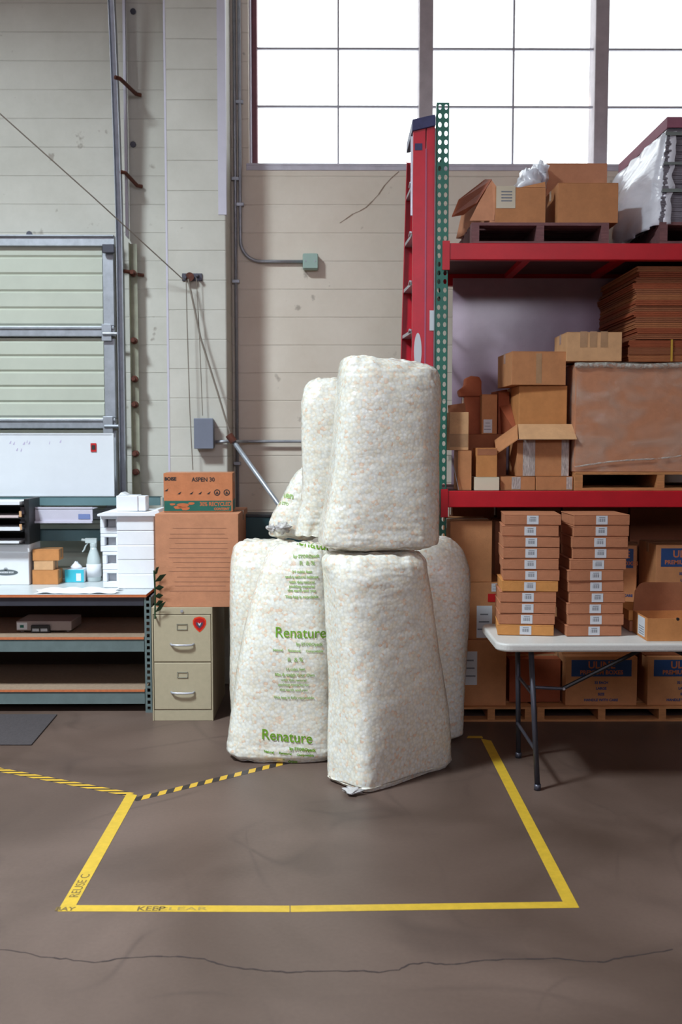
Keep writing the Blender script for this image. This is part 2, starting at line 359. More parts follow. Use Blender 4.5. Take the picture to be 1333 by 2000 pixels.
BRICKRED = mat('steel_sash_red', srgb(120, 70, 76), rough=.6, noise_amt=.2)
SASH_GLARE = mat('steel_sash_glare', srgb(176, 176, 186), rough=.6)  # sash bars lightened: window glare put into their colour
SILLM = mat('sill', srgb(200, 196, 208), rough=.6, noise_amt=.1)
CEIL = mat('ceiling', srgb(104, 94, 86), rough=.8, noise_amt=.05)
EMIT = bpy.data.materials.new('lamp_lens'); EMIT.use_nodes = True
EMIT.node_tree.nodes['Principled BSDF'].inputs['Emission Color'].default_value = (1, .82, .62, 1)
EMIT.node_tree.nodes['Principled BSDF'].inputs['Emission Strength'].default_value = 3

# ------------------------------------------------------------------ room shell
WY = 7.40           # window wall plane
XL, XR, YB, ZT = -5.6, 6.5, -5.2, 6.4
m = MB(); m.box(XL, XR, YB, WY+.4, -.12, 0); floor = struct('floor', m, FLOOR)
m = MB(); a_ = .75; m.box(XL-.3, SKX-a_, YB-.3, WY+.4, ZT, ZT+.1); m.box(SKX+a_, XR+.3, YB-.3, WY+.4, ZT, ZT+.1); m.box(SKX-a_, SKX+a_, YB-.3, SKY_-a_, ZT, ZT+.1); m.box(SKX-a_, SKX+a_, SKY_+a_, WY+.4, ZT, ZT+.1); struct('ceiling', m, CEIL)
m = MB()
for q in ((-a_-.05, -a_, -a_-.05, a_+.05), (a_, a_+.05, -a_-.05, a_+.05), (-a_, a_, -a_-.05, -a_), (-a_, a_, a_, a_+.05)): m.box(SKX+q[0], SKX+q[1], SKY_+q[2], SKY_+q[3], ZT+.1, ZT+.5)
struct('skylight_baffle', m, DIM)  # unseen curb added to keep skylight off the upper back wall
# back wall: window wall with an opening, left wall with the dock door recess
wx0 = X(486, WY, 200); wz0 = Z(325, WY)
WXR = 5.2; WZT = 6.0
m = MB()
xpm = -.76
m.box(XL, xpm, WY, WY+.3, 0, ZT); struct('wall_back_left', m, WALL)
m = MB(); m.box(xpm, wx0, WY, WY+.3, 0, ZT); m.box(wx0, WXR, WY, WY+.3, 0, wz0); m.box(wx0, WXR, WY, WY+.3, WZT, ZT); m.box(WXR, XR, WY, WY+.3, 0, ZT)
wall = struct('wall_back', m, WALLB)
# crack in the plaster under the window
def ribbon(pts, wd, off):
    mb = MB()
    for i in range(len(pts)-1):
        a = Vector(pts[i]); b = Vector(pts[i+1]); d = (b-a).normalized(); n = d.cross(Vector(off)).normalized()*wd*.5*(.6+.8*random.random())
        o = Vector(off)
        mb.add([a-n, b-n, b+n, a+n, a-n+o, b-n+o, b+n+o, a+n+o], [(0,1,2,3),(4,5,6,7),(0,1,5,4),(1,2,6,5),(2,3,7,6),(3,0,4,7)])
    return mb
pts = [P(u, v, WY-.0005) for u, v in ((780,335),(765,348),(752,362),(740,380),(728,393),(716,405),(704,412),(690,418),(676,428),(664,436))]
obj('crack', ribbon(pts, .008, (0, -.001, 0)), mat('crack_tan', srgb(150, 130, 112), rough=.9), wall)
# pilaster
PY = 7.0; px0 = X(326, PY, 600); px1 = X(443, PY, 600)
m = MB(); m.box(px0, px1, PY, WY-.001, 0, ZT); struct('trim_1', m, WALL, bevel=.012, seg=3)
zg = Z(420, PY)
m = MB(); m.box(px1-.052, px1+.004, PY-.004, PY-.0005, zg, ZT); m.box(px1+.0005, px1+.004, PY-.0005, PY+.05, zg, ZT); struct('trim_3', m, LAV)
m = MB(); m.box(px0-.002, px0+.012, PY-.003, PY-.0005, 0, ZT); struct('edge_highlight_strip', m, LAV)  # pale strip added as the lit highlight along the pilaster's left edge
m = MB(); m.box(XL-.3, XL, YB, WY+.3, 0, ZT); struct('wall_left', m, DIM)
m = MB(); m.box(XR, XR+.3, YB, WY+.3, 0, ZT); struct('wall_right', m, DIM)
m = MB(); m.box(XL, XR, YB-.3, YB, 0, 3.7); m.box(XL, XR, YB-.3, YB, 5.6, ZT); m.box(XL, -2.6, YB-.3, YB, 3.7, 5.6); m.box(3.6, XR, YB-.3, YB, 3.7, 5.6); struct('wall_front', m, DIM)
# window: sill, posts, muntins, panes
WP = WY+.17
zb = Z(322, WP)
m = MB(); m.box(wx0-.02, WXR, WY-.006, WP+.05, wz0+.001, wz0+.02); m.box(wx0-.02, WXR, WY-.006, WY-.0005, wz0-.03, wz0+.001)
struct('trim_2', m, SILLM, bevel=.004)
wroot = bpy.data.objects.new('window_1', None); C.objects.link(wroot); wroot['kind'] = 'structure'; wroot.location = (wx0, WP, wz0)
def wl(mb):   # world -> window-local
    mb.v = [(a-wx0, b-WP, c-wz0) for a, b, c in mb.v]; return mb
xs_post = [X(831.5, WP, 160), X(1172, WP, 160)]
step = xs_post[1]-xs_post[0]
posts = [xs_post[0], xs_post[1], xs_post[1]+step, xs_post[1]+2*step]
xleft = X(502, WP, 160)
for x in posts:
    hw = (X(845, WP, 160)-X(818, WP, 160))/2
    m = MB(); m.box(x-hw, x+hw, WP-.06, WP+.12, wz0+.02, WZT); obj('window_post', wl(m), CONC, wroot, bevel=.006)
m = MB(); m.box(wx0+.001, xleft-.034, WP-.12, WP+.1, wz0+.02, WZT); obj('window_jamb', wl(m), SILLM, wroot, bevel=.004)
m = MB(); m.box(xleft-.033, xleft+.004, WP-.05, WP+.06, wz0+.02, WZT); obj('window_frame', wl(m), BRICKRED, wroot)
cols = [X(661, WP, 160), X(1003, WP, 160)]; cols += [cols[1]+step, cols[1]+2*step]
rows = [Z(209, WP), Z(96, WP)]; dz = rows[1]-rows[0]; rows += [rows[1]+dz, rows[1]+2*dz, rows[1]+3*dz]
zrow0 = wz0+.02
for x in cols:
    m = MB(); m.box(x-.0065, x+.0065, WP-.015, WP+.015, zrow0, WZT); obj('muntin', wl(m), SASH_GLARE, wroot)
for z in rows:
    if z < WZT:
        m = MB(); m.box(xleft, posts[-1], WP-.012, WP+.012, z-.007, z+.007); obj('muntin', wl(m), SASH_GLARE, wroot)
edges_x = [xleft]+sorted(posts+cols)
edges_z = [zrow0]+[z for z in rows if z < WZT]+[WZT]
for i in range(len(edges_x)-1):
    for j in range(len(edges_z)-1):
        m = MB(); m.box(edges_x[i]+.009, edges_x[i+1]-.009, WP-.003, WP+.003, edges_z[j]+.01, edges_z[j+1]-.01); obj('pane', wl(m), GLASS, wroot)
# rear windows' glass and dock opening are plain openings behind the camera
# floor crack
cr = [(0,1855),(40,1859),(80,1868),(130,1873),(185,1881),(240,1871),(290,1869),(345,1868),(400,1873),(425,1882),(465,1890),(520,1896),(560,1899),(600,1897),(660,1896),(700,1896),(740,1898),(780,1894),(800,1884),(835,1880),(870,1884),(910,1880),(960,1874),(1010,1874),(1080,1872),(1130,1876),(1180,1879),(1220,1868),(1260,1864),(1333,1852)]
pp = []
for i in range(len(cr)-1):
    for t in (0, .25, .5, .75):
        u = cr[i][0]*(1-t)+cr[i+1][0]*t; v = cr[i][1]*(1-t)+cr[i+1][1]*t + random.uniform(-1.3, 1.3)
        pp.append(PZ(u, v, .0002))
obj('crack', ribbon(pp, .005, (0, 0, .0006)), mat('crack_dark', srgb(52, 42, 42), rough=.9), floor)
# ceiling lamps above the aisle
for i, (x, y) in enumerate(LAMPS):
    t = thing('ceiling_lamp', 'long warm strip lamp hanging over the aisle %s' % ['front left', 'front right', 'rear left', 'rear right'][i], 'lamp', (x, y, 5.9))
    m = MB(); m.box(-.7, .7, -.15, .15, 0, .1); m.cyl((-.5, 0, .1), (-.5, 0, .5), .008); m.cyl((.5, 0, .1), (.5, 0, .5), .008); obj('housing', m, ALU, t, bevel=.01)
    m = MB(); m.box(-.66, .66, -.12, .12, -.012, -.001); obj('lens', m, EMIT, t)
    l = bpy.data.lights.new('lamp_light', 'AREA'); l.shape = 'RECTANGLE'; l.size = 1.3; l.size_y = .24; l.energy = LAMP_W; l.color = (1, .70, .48)
    lo = bpy.data.objects.new('lamp_light', l); C.objects.link(lo); lo.parent = t; lo.location = (0, 0, -.03)

# ------------------------------------------------------------------ sectional dock door (left)
DY = 7.30
dxr = X(229, DY, 700); dx0 = -4.3
droot = bpy.data.objects.new('door_1', None); C.objects.link(droot); droot['kind'] = 'structure'; droot.location = (dxr, DY, 0)
def dl(mb): mb.v = [(a-dxr, b-DY, c) for a, b, c in mb.v]; return mb
ztop = Z(462, DY); bot = [Z(659, DY), Z(838, DY)]; sh = bot[0]-bot[1]
zs = [ztop, bot[0], bot[1], bot[1]-sh, bot[1]-2*sh, .02]
for k in range(5):
    zt, zb_ = zs[k], zs[k+1]
    m = MB(); prof = []
    n = 5; hh = (zt-zb_-.11)/n; z = zb_+.085
    m.box(dx0, dxr-.09, DY+.02, DY+.05, zb_+.07, zt-.005)
    for i in range(n):
        m.prism([(0, 0), (.012, .014), (.012, hh-.014), (0, hh-.002)], (dx0, DY+.02, z+i*hh), (0, -1, 0), (0, 0, 1), (dxr-.1-dx0, 0, 0))
    obj('door_panel', dl(m), DOORPANEL, droot)
    m = MB(); m.box(dx0, dxr-.012, DY-.02, DY+.04, zb_+.004, zb_+.075); m.box(dx0, dxr-.012, DY-.032, DY-.02, zb_+.055, zb_+.075); obj('rail', dl(m), GALV, droot, bevel=.004)
    m = MB(); m.box(dxr-.092, dxr-.014, DY-.014, DY+.045, zb_+.08, zt-.01); obj('stile', dl(m), GALV, droot, bevel=.003)
    m = MB(); m.box(dxr-.1, dxr-.03, DY-.045, DY-.033, zb_-.03, zb_+.09); m.cyl((dxr-.09, DY-.05, zb_+.02), (dxr+.015, DY-.05, zb_+.02), .012); h = obj('hinge', dl(m), GALV, droot, bevel=.002)
m = MB(); m.box(dx0, dxr-.002, DY-.03, DY+.05, ztop-.075, ztop); m.box(dx0, dxr-.002, DY-.05, DY-.03, ztop-.012, ztop); obj('top_rail', dl(m), GALV, droot, bevel=.003)
m = MB(); m.box(dxr-.08, dxr+.005, DY-.07, DY-.035, ztop-.13, ztop-.07); obj('roller_bracket', dl(m), DARKSTEEL, droot, bevel=.004)
# track with wall angle, clips and bolts
tx = X(238, 7.2, 700)
t = thing('door_track', 'tall grey vertical roller track beside the ribbed dock door', 'door track', (tx, 7.2, 0))
pth = []
for i in range(40):
    z = 6.2*i/39; y = 0 if z < 3.1 else -.036*(z-3.1)**2-.035*(z-3.1)
    pth.append((0, y, z))
m = MB()
for i in range(39):
    a = pth[i]; b = pth[i+1]
    for x0, x1, y0, y1 in ((-.022, -.018, -.03, .03), (.018, .022, -.03, .03), (-.022, .022, .026, .03)):
        m.add([(x0,a[1]+y0,a[2]),(x1,a[1]+y0,a[2]),(x1,a[1]+y1,a[2]),(x0,a[1]+y1,a[2]),(x0,b[1]+y0,b[2]),(x1,b[1]+y0,b[2]),(x1,b[1]+y1,b[2]),(x0,b[1]+y1,b[2])],
              [(0,3,2,1),(4,5,6,7),(0,1,5,4),(1,2,6,5),(2,3,7,6),(3,0,4,7)])
obj('track', m, GALV, t)
m = MB(); m.box(.05, .1, .1, .104, 0, 3.15); m.box(.05, .054, .05, .104, 0, 3.15); obj('angle_iron', m, mat('olive_steel', srgb(150, 150, 132), rough=.6, noise_amt=.2), t)
m = MB(); m.box(.026, .045, .07, .075, 3.2, 6.2); m.box(.026, .029, .075, .19, 3.2, 6.2); obj('guard_angle', m, LAV, t)
for v in (533, 665, 740, 790, 886, 922):
    z = Z(v, 7.25)
    m = MB(); m.cyl((.075, .02, z), (.075, .099, z), .016, 6); m.cyl((.075, .06, z), (.075, .098, z), .024, 10); obj('bolt', m, RUST, t)
for z, z2, y0 in ((Z(150, 7.0), Z(180, 7.3), -.18), (Z(325, 7.0), Z(360, 7.3), -.05), (Z(530, 7.2), Z(535, 7.3), 0)):
    m = MB(); m.tube([(.02, y0, z), (.05, y0+.03, z), (.1, .15, z2), (.13, .175, z2)], .014, 6); obj('bracket', m, RUST, t)
for v in (22, 282):
    q = P(260, v, WY-.012)
    m = MB(); m.cyl((q.x, q.y, q.z), (q.x, q.y+.011, q.z), .022, 8); o = obj('anchor_bolt', m, DARKSTEEL); tag(o, 'dark anchor plate on the wall beside the track, %s' % ('near the picture top' if v < 100 else 'above the door'), 'bolt')
q = P(57, 457, WY-.012)
m = MB(); m.cyl((q.x, q.y, q.z), (q.x, q.y+.011, q.z), .022, 8); tag(obj('anchor_bolt', m, DARKSTEEL), 'small dark bolt on the wall just above the dock door', 'bolt')

# ------------------------------------------------------------------ conduits and boxes
def conduit(name, label, pts, r, straps=()):
    t = thing(name, label, 'conduit', pts[0])
    o = Vector(pts[0]); m = MB(); m.tube([Vector(p)-o for p in pts], r, 10); obj('pipe', m, GALV, t, smooth=True)
    for s in straps:
        s = Vector(s)-o; m = MB(); m.box(s.x-r*2.2, s.x+r*2.2, s.y-r*1.2, s.y+r, s.z-.012, s.z+.012); obj('strap', m, GALV, t, bevel=.002)
    return t
CY = WY-.025
cx1 = X(455, CY-.2, 500)
cx1 = px1+.03
conduit('electrical_conduit', 'thin grey conduit running full height in the corner beside the pilaster', [(cx1, CY, 6.3), (cx1, CY, 4), (cx1, CY, 1.0)], .012, [(cx1, CY, Z(v, CY)) for v in (350, 550, 905)])
b1 = P(470, 470, CY); e1 = P(592, 513, CY)
arc = [(b1.x, CY, 6.3), (b1.x, CY, 4.5), (b1.x, CY, b1.z)]
R = .15
for i in range(1, 9):
    a = PI/2*i/8; arc.append((b1.x+R*(1-math.cos(a)), CY, b1.z-R*math.sin(a)))
arc[-1] = (arc[-1][0], CY, b1.z-R); arc.append((e1.x-.001, CY, b1.z-R))
conduit('electrical_conduit', 'grey conduit bending right under the window to a mint green box', arc, .012, [(b1.x, CY, Z(200, CY)), (b1.x, CY, Z(400, CY))])
a = P(592, 497, CY); b = P(622, 528, CY)
t = thing('junction_box', 'small mint green junction box on the wall below the window', 'electrical box', ((a.x+b.x)/2, CY-.03, b.z))
w_, h_ = (b.x-a.x)/2, a.z-b.z
m = MB(); m.box(-w_, w_, -.02, .05, 0, h_); obj('body', m, MINT, t, bevel=.01)
m = MB(); m.box(-w_*.95, w_*.95, -.026, -.021, .006, h_-.006); obj('cover', m, MINT, t, bevel=.004)
for s in (-1, 1):
    m = MB(); m.cyl((s*w_*.6, -.03, h_*.5), (s*w_*.6, -.026, h_*.5), .006, 8); obj('screw', m, GALV, t)
# grey box on pilaster
a = P(383, 818, PY); b = P(420, 876, PY)
t = thing('switch_box', 'slate grey electrical box on the front of the pilaster', 'electrical box', ((a.x+b.x)/2, PY-.05, b.z))
w_, h_ = (b.x-a.x)/2, a.z-b.z
m = MB(); m.box(-w_, w_, -.04, .049, 0, h_); obj('body', m, STEELBOX, t, bevel=.012)
m = MB(); m.box(-w_-.002, w_+.002, -.05, -.041, -.002, h_+.002); obj('cover', m, STEELBOX, t, bevel=.005)
p0 = P(421, 863, PY-.03); p1 = P(447, 862, PY-.03)
conduit('electrical_conduit', 'short horizontal conduit running from the slate grey box along the wall behind the upper bags', [p0, p1, (p1.x+.03, PY+.05, p1.z), (p1.x+.06, CY-.05, p1.z), (p1.x+.12, CY-.028, p1.z), (X(600, CY), CY-.028, p1.z), (X(660, CY), CY-.028, p1.z)], .011)
# pulley bracket, ropes, guy wire, pole
q = P(373, 543, PY)
t = thing('pulley_bracket', 'small rusty pulley bracket on the pilaster where the ropes meet', 'bracket', (q.x, PY, q.z))
m = MB(); m.box(-.06, .08, -.012, -.001, -.02, .03); m.cyl((.05, -.012, .01), (.05, -.07, .01), .012, 8); m.cyl((-.03, -.012, -.005), (-.03, -.07, -.005), .012, 8); obj('plate', m, DARKSTEEL, t, bevel=.002)
m = MB(); m.cyl((.0, -.04, .0), (.0, -.055, .0), .03, 14); obj('wheel', m, RUST, t)
ROPE = mat('rope_grey', srgb(128, 118, 108), rough=.8)
def rope(label, pts, r=.004, name='rope'):
    o = obj(name, MB().tube(pts, r, 6), ROPE); tag(o, label, 'rope')
K = PY-.085
rope('taut guy wire running from the top left edge down to the pulley', [P(-60, 172, K-.9), P(0, 222, K-.8), P(180, 383, K-.45), P(358, 546, K)], .004, 'guy_wire')
rope('thin rope hanging straight down the pilaster on the left', [P(364, 548, K), P(366, 640, K), P(371, 800, K), P(377, 918, K)], .0035)
rope('thick rope slanting from the pulley down to the leaning pole', [P(368, 545, K), P(392, 660, K), P(425, 765, K), P(440, 815, K), P(452, 852, K)], .0065)
rope('faint thin cord beside the thick rope above the grey box', [P(384, 543, K+.03), P(390, 660, K+.03), P(396, 812, K+.03)], .003)
p0 = P(452, 856, 6.86); p1 = P(548, 990, 6.86); d = (p1-p0)
pe = p0+d*((.02-p0.z)/d.z)
t = thing('leaning_pole', 'dull grey metal pole slanting down behind the upper bags', 'pole', pe)
m = MB(); m.cyl((0, 0, 0), p0-pe, .016, 12); obj('shaft', m, GALV, t, smooth=True)
m = MB(); m.cyl((p0-pe)-d.normalized()*-.03, (p0-pe)+d.normalized()*-.03, .026, 12); obj('rusty_collar', m, RUST, t)

# ------------------------------------------------------------------ cartons
def carton(name, label, xc, yf, z0, w_, d_, h_, mt=None, rz=0, cat='box', group=None, tape=True, bevel=.004):
    """closed carton; root at base centre; local front face at y=-d/2"""
    mt = mt or K1
    c = Vector((xc, yf+d_/2, z0)); t = thing(name, label, cat, c, rz, group)
    m = MB(); m.box(-w_/2, w_/2, -d_/2, d_/2, 0, h_-.004)
    m.box(-w_/2, w_/2, -d_/2, -.002, h_-.004, h_); m.box(-w_/2, w_/2, .002, d_/2, h_-.004, h_)
    obj('body', m, mt, t, bevel=bevel)
    if tape:
        m = MB(); m.box(-w_/2-.0006, w_/2+.0006, -.025, .025, h_, h_+.0008)
        m.box(-w_/2-.0012, -w_/2-.0002, -.025, .025, h_-.06, h_+.0008); m.box(w_/2+.0002, w_/2+.0012, -.025, .025, h_-.06, h_+.0008)
        obj('packing_tape', m, TAPE, t)
    return t
def cpx(name, label, u0, u1, vt, z0, yf, d_, vb=None, rz=0, **k):
    """carton from front-face pixel extents standing at height z0"""
    vv = vt; x0 = P(u0, vv, yf).x; x1 = P(u1, vv, yf).x; h_ = Z(vt, yf)-z0
    return carton(name, label, (x0+x1)/2, yf, z0, x1-x0, d_, h_, rz=rz, **k)
def front_label(t, x, z, w_, h_, d_, mt=LABEL, name='shipping_label', lines=3, label=None, ink=GREYPRINT):
    m = MB(); m.box(x-w_/2, x+w_/2, -d_/2-.0012, -d_/2-.0002, z-h_/2, z+h_/2); o = obj(name, m, mt, t)
    if label: o['label'] = label
    if lines:
        m = MB()
        for i in range(lines):
            zz = z+h_*.35-(i+.5)*h_*.7/lines; ww = w_*(.35+.1*((i*7) % 3))
            m.box(x-ww/2*1.6, x+ww/2*1.4, -d_/2-.0018, -d_/2-.0013, zz-h_*.022, zz+h_*.022)
        obj('print', m, ink, o)
    return o

# ------------------------------------------------------------------ workbench
BYF = 6.27; BYB = 7.02
bz = Z(1160, BYF); bxr = X(296, BYF, 1200); bxl = -3.3
t = thing('workbench', 'grey steel workbench with white top and particle board shelves against the dock door', 'workbench', (bxr, BYF, 0))
bo = Vector((bxr, BYF, 0))
def BL(mb): mb.v = [(a-bo.x, b-bo.y, c-bo.z) for a, b, c in mb.v]; return mb
def slotted(m, x, y, z0, z1, dy, wd=.045):
    """rivet post: an angle with two columns of slots cut in the front flange"""
    n = int((z1-z0)/.038); p = (z1-z0)/n
    xs = [x-wd, x-wd*.72, x-wd*.5, x-wd*.28, x]
    m.box(xs[0], xs[1], y, y+.003, z0, z1); m.box(xs[3]+wd*.0, xs[4], y, y+.003, z0, z1)
    for i in range(n):
        m.box(xs[1], xs[3], y, y+.003, z0+i*p, z0+i*p+p*.42)
    m.box(x-.003, x, y, y+dy*.045, z0, z1)
for x in (bxr, bxl+.045):
    for y in (BYF, BYB-.01):
        m = MB(); slotted(m, x, y, 0, bz-.02, 1); m.box(x-.045, x, y-.002, y+.045, 0, .012); obj('leg', BL(m), BENCHST, t)
zshelf = [Z(1243, BYF+.01), Z(1345, BYF+.01)]
for zt in zshelf:
    m = MB(); m.box(bxl+.05, bxr-.05, BYF+.008, BYF+.02, zt-.095, zt-.018); m.box(bxl+.05, bxr-.05, BYB-.03, BYB-.018, zt-.095, zt-.018)
    m.box(bxr-.02, bxr-.008, BYF+.05, BYB-.05, zt-.08, zt-.018); obj('shelf_beam', BL(m), BENCHST, t)
    m = MB(); m.box(bxl+.05, bxr-.05, BYF+.004, BYB-.02, zt-.017, zt); s = obj('shelf_board', BL(m), PBOARD, t)
    m = MB(); m.box(bxl+.05, bxr-.05, BYF+.001, BYF+.0035, zt-.016, zt-.001); obj('board_edge', BL(m), PEDGE, s)
m = MB(); m.box(bxl+.05, bxr-.05, BYF+.006, BYF+.02, bz-.075, bz-.02); m.box(bxr-.015, bxr-.003, BYF+.05, BYB-.05, bz-.075, bz-.02); obj('top_beam', BL(m), DARKSTEEL, t)
m = MB(); m.box(bxl, X(283, BYF), BYF-.012, BYB, bz-.018, bz-.002); s = obj('bench_top', BL(m), PEDGE, t)
m = MB(); m.box(bxl, X(283, BYF), BYF-.011, BYB, bz-.0015, bz); obj('white_surface', BL(m), BENCHTOP, s)
# riser at the back: two uprights, two beams, metal shelf
BRY = 6.95
for x in (bxr-.0, bxl+.05):
    m = MB(); m.box(x-.04, x, BRY+.02, BRY+.06, bz, Z(972, BRY)); obj('riser_post', BL(m), TEAL, t)
bxx = X(312, BRY)
for va, vb in ((970, 987), (1034, 1056)):
    m = MB(); m.box(bxl, bxx, BRY, BRY+.018, Z(vb, BRY), Z(va, BRY)); m.box(bxl, bxx, BRY, BRY+.07, Z(va, BRY)-.004, Z(va, BRY)); obj('riser_beam', BL(m), TEAL, t)
xsl, xsr = X(52, BRY), X(190, BRY)
m = MB(); m.box(xsl, xsr, BRY-.16, BRY-.155, Z(1018, BRY-.16), Z(990, BRY-.16)); m.box(xsl, xsr, BRY-.16, BRY-.002, Z(988, BRY-.1)-.02, Z(988, BRY-.1)-.016)
m.box(xsl, xsr, BRY-.18, BRY-.155, Z(1021, BRY-.16), Z(1017, BRY-.16)); s = obj('riser_shelf', BL(m), LAV, t)
m = MB(); a = P(153, 1004, BRY-.165); b = P(176, 1014, BRY-.165); m.box(a.x, b.x, BRY-.1635, BRY-.161, b.z, a.z); obj('blue_sticker', BL(m), mat('blue_sticker', srgb(112, 128, 176), rough=.5), s)
# back sheet behind the lower shelves
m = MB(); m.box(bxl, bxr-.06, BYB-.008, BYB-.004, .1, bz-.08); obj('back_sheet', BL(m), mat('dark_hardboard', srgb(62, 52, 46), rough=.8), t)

# whiteboard on the riser
wy = BRY+.03
a = P(-200, 846, wy); b = P(224, 969, wy); bzw = Z(970, BRY)+.001
t = thing('whiteboard', 'white dry erase board leaning above the bench with faint scribbles', 'whiteboard', ((a.x+b.x)/2, wy, bzw))
hw = (b.x-a.x)/2; hh = a.z-bzw
m = MB(); m.box(-hw, hw, 0, .012, 0, hh); obj('board', m, WHITEST, t, bevel=.003)
m = MB()
for x0, x1, z0, z1 in ((-hw, hw, 0, .012), (-hw, hw, hh-.01, hh), (hw-.01, hw, .012, hh-.01), (-hw, -hw+.01, .012, hh-.01)): m.box(x0, x1, -.004, -.0005, z0, z1)
obj('board_frame', m, WHITEST, t)
m = MB()
for k, (u, v) in enumerate(((20, 864), (27, 866), (47, 866), (52, 863), (57, 865), (33, 878), (41, 879), (96, 865), (118, 862))):
    q = P(u, v, wy-.002); x = q.x-(a.x+b.x)/2; z = q.z-bzw
    m.add([(x+random.uniform(-.012, 0), -.0012, z-.01), (x+.004, -.0012, z-.01), (x+.008, -.0012, z+.01), (x+.004, -.0012, z+.01)], [(0, 1, 2, 3)])
obj('scribble', m, mat('faint_marker', srgb(186, 176, 206), rough=.5), t)
q = P(183, 874, wy-.003)
m = MB(); m.box(q.x-.02, q.x+.02, wy-.006, wy-.0045, q.z-.03, q.z+.03); o = obj('magnet', m, REDTAG); tag(o, 'small red and black magnet on the whiteboard', 'magnet')
m = MB(); m.box(-.013, .013, 0, .001, -.016, .016); mm = obj('picture', m, BLACKPRINT, o); mm.location = (q.x, wy-.0075, q.z)

# bankers box with lid + logo, paper tray
zb0 = bz+.001; yb = 6.68
x1 = X(52, yb); x0 = x1-.31; hb = Z(1062, yb)-zb0
t = thing('storage_box', 'white cardboard file box with loose lid on the bench', 'box', ((x0+x1)/2, yb+.12, zb0))
m = MB(); m.box(-.155, .155, -.12, .12, 0, hb-.004); obj('body', m, WHITEPAPER, t, bevel=.004)
m = MB(); m.box(-.163, .163, -.128, .128, hb-.055, hb); obj('lid', m, WHITEPAPER, t, bevel=.004)
m = MB(); m.add([(.082*math.cos(i*PI/16)+.0, -.1215, .085+.02*math.sin(i*PI/16)) for i in range(32)], [tuple(range(32))]); l = obj('oval_logo', m, mat('grey_logo', srgb(88, 96, 100), rough=.6), t)
m = MB(); flat_text(m, 'BANKERS BOX', .016, 0, -.122, .085, .0005); obj('logo_lettering', m, WHITEPAPER, l)
m = MB(); m.add([(.014*math.cos(i*PI/8), -.1215, .108+.01*math.sin(i*PI/8)) for i in range(16)], [tuple(range(16))]); obj('crown_mark', m, mat('grey_logo2', srgb(150, 154, 158), rough=.6), l)
m = MB(); m.box(.1552, .1562, -.045, .045, hb-.12, hb-.07); obj('hand_hole', m, BLACK, t)
hz = zb0+hb+.001; x1 = X(50, 6.6)
t = thing('paper_tray', 'black three tier letter tray holding papers on the white file box', 'paper tray', (x1-.15, 6.75, hz))
hh = Z(975, 6.6)-hz
m = MB(); m.box(-.15, -.145, -.15, .15, 0, hh-.03); m.box(.118, .15, -.1, .15, 0, hh); m.box(-.15, .15, .145, .15, 0, hh-.02); obj('frame', m, BLACK, t, bevel=.002)
for k in range(4):
    z = .004+k*(hh-.03)/3.2
    m = MB(); m.box(-.145, .117, -.15, .145, z, z+.006); obj('shelf', m, BLACK, t)
    m = MB(); m.box(-.14, .095+.01*(k % 2), -.153, .12, z+.007, z+.02+(.008 if k in (1, 3) else 0)); obj('paper_stack', m, WHITEPAPER if k != 2 else mat('pinkish_paper', srgb(206, 186, 186), rough=.7), t)
    if k in (1, 2):
        m = MB(); m.box(.1, .116, -.152, -.148, z+.012, z+.05); obj('tab', m, K5, t)
# three small cartons
yb = 6.7
c1 = cpx('small_carton', 'small kraft carton at the bottom of the stack of three on the bench', 63, 113, 1113, zb0, yb, .12, rz=0, mt=K2, group='three small cartons on the bench')
z1 = Z(1113, yb)+.001
c2 = cpx('small_carton', 'small kraft carton in the middle of the stack of three on the bench', 66, 104, 1095, z1, yb, .12, mt=K5, group='three small cartons on the bench')
z2 = Z(1095, yb)+.001
c3 = cpx('small_carton', 'small kraft carton on top of the stack of three on the bench', 63, 114, 1073, z2, yb, .13, mt=K2, rz=.04, group='three small cartons on the bench')
# tissue box
yb = 6.8; x0 = X(122, yb); x1 = X(160, yb); zt = Z(1112, yb)
t = thing('tissue_box', 'low cyan and white tissue box on the bench', 'tissue box', ((x0+x1)/2, yb+.06, zb0))
hw = (x1-x0)/2; hh = zt-zb0
m = MB(); m.box(-hw, hw, -.06, .06, 0, hh); obj('body', m, CYAN, t, bevel=.003)
m = MB(); m.box(-hw*.98, hw*.98, -.058, .058, hh, hh+.001); m.box(.2*hw, .7*hw, -.0612, -.0602, .01, hh*.7); m.box(hw+.0002, hw+.001, -.058, .058, .002, hh-.002); obj('white_print', m, WHITEPAPER, t)
m = MB(); prof = []
for r, z in ((.035, 0), (.04, .012), (.022, .025), (.016, .035), (.004, .05)): prof.append((r, z))
m.lathe(prof, (0, 0, hh+.002), 9); m.v = [(x+random.uniform(-.006, .006), y+random.uniform(-.006, .006), z) for x, y, z in m.v]; obj('tissue', m, TISSUE, t, smooth=True)
# spray bottle
yb = 6.87; q = P(184, 1128, yb)
t = thing('spray_bottle', 'clear spray bottle with trigger nozzle next to the foam tower', 'spray bottle', (q.x, yb, zb0))
s = (P(184, 1042, yb).z-zb0)/.30
m = MB(); m.lathe([(.04*s, 0), (.044*s, .006), (.045*s, .1*s), (.042*s, .14*s), (.03*s, .18*s), (.022*s, .2*s), (.02*s, .215*s)], n=20); obj('bottle', m, CLEARPL, t, smooth=True)
m = MB(); m.lathe([(.0462*s, .03*s), (.0462*s, .11*s)], n=20); obj('bottle_label', m, WHITEPAPER, t, smooth=True)
m = MB(); m.cyl((0, 0, .215*s), (0, 0, .24*s), .022*s, 14); m.box(-.05*s, .022*s, -.014, .014, .24*s, .272*s); m.cyl((-.05*s, 0, .258*s), (-.075*s, 0, .262*s), .01, 10); obj('spray_head', m, CLEARPL, t, bevel=.003)
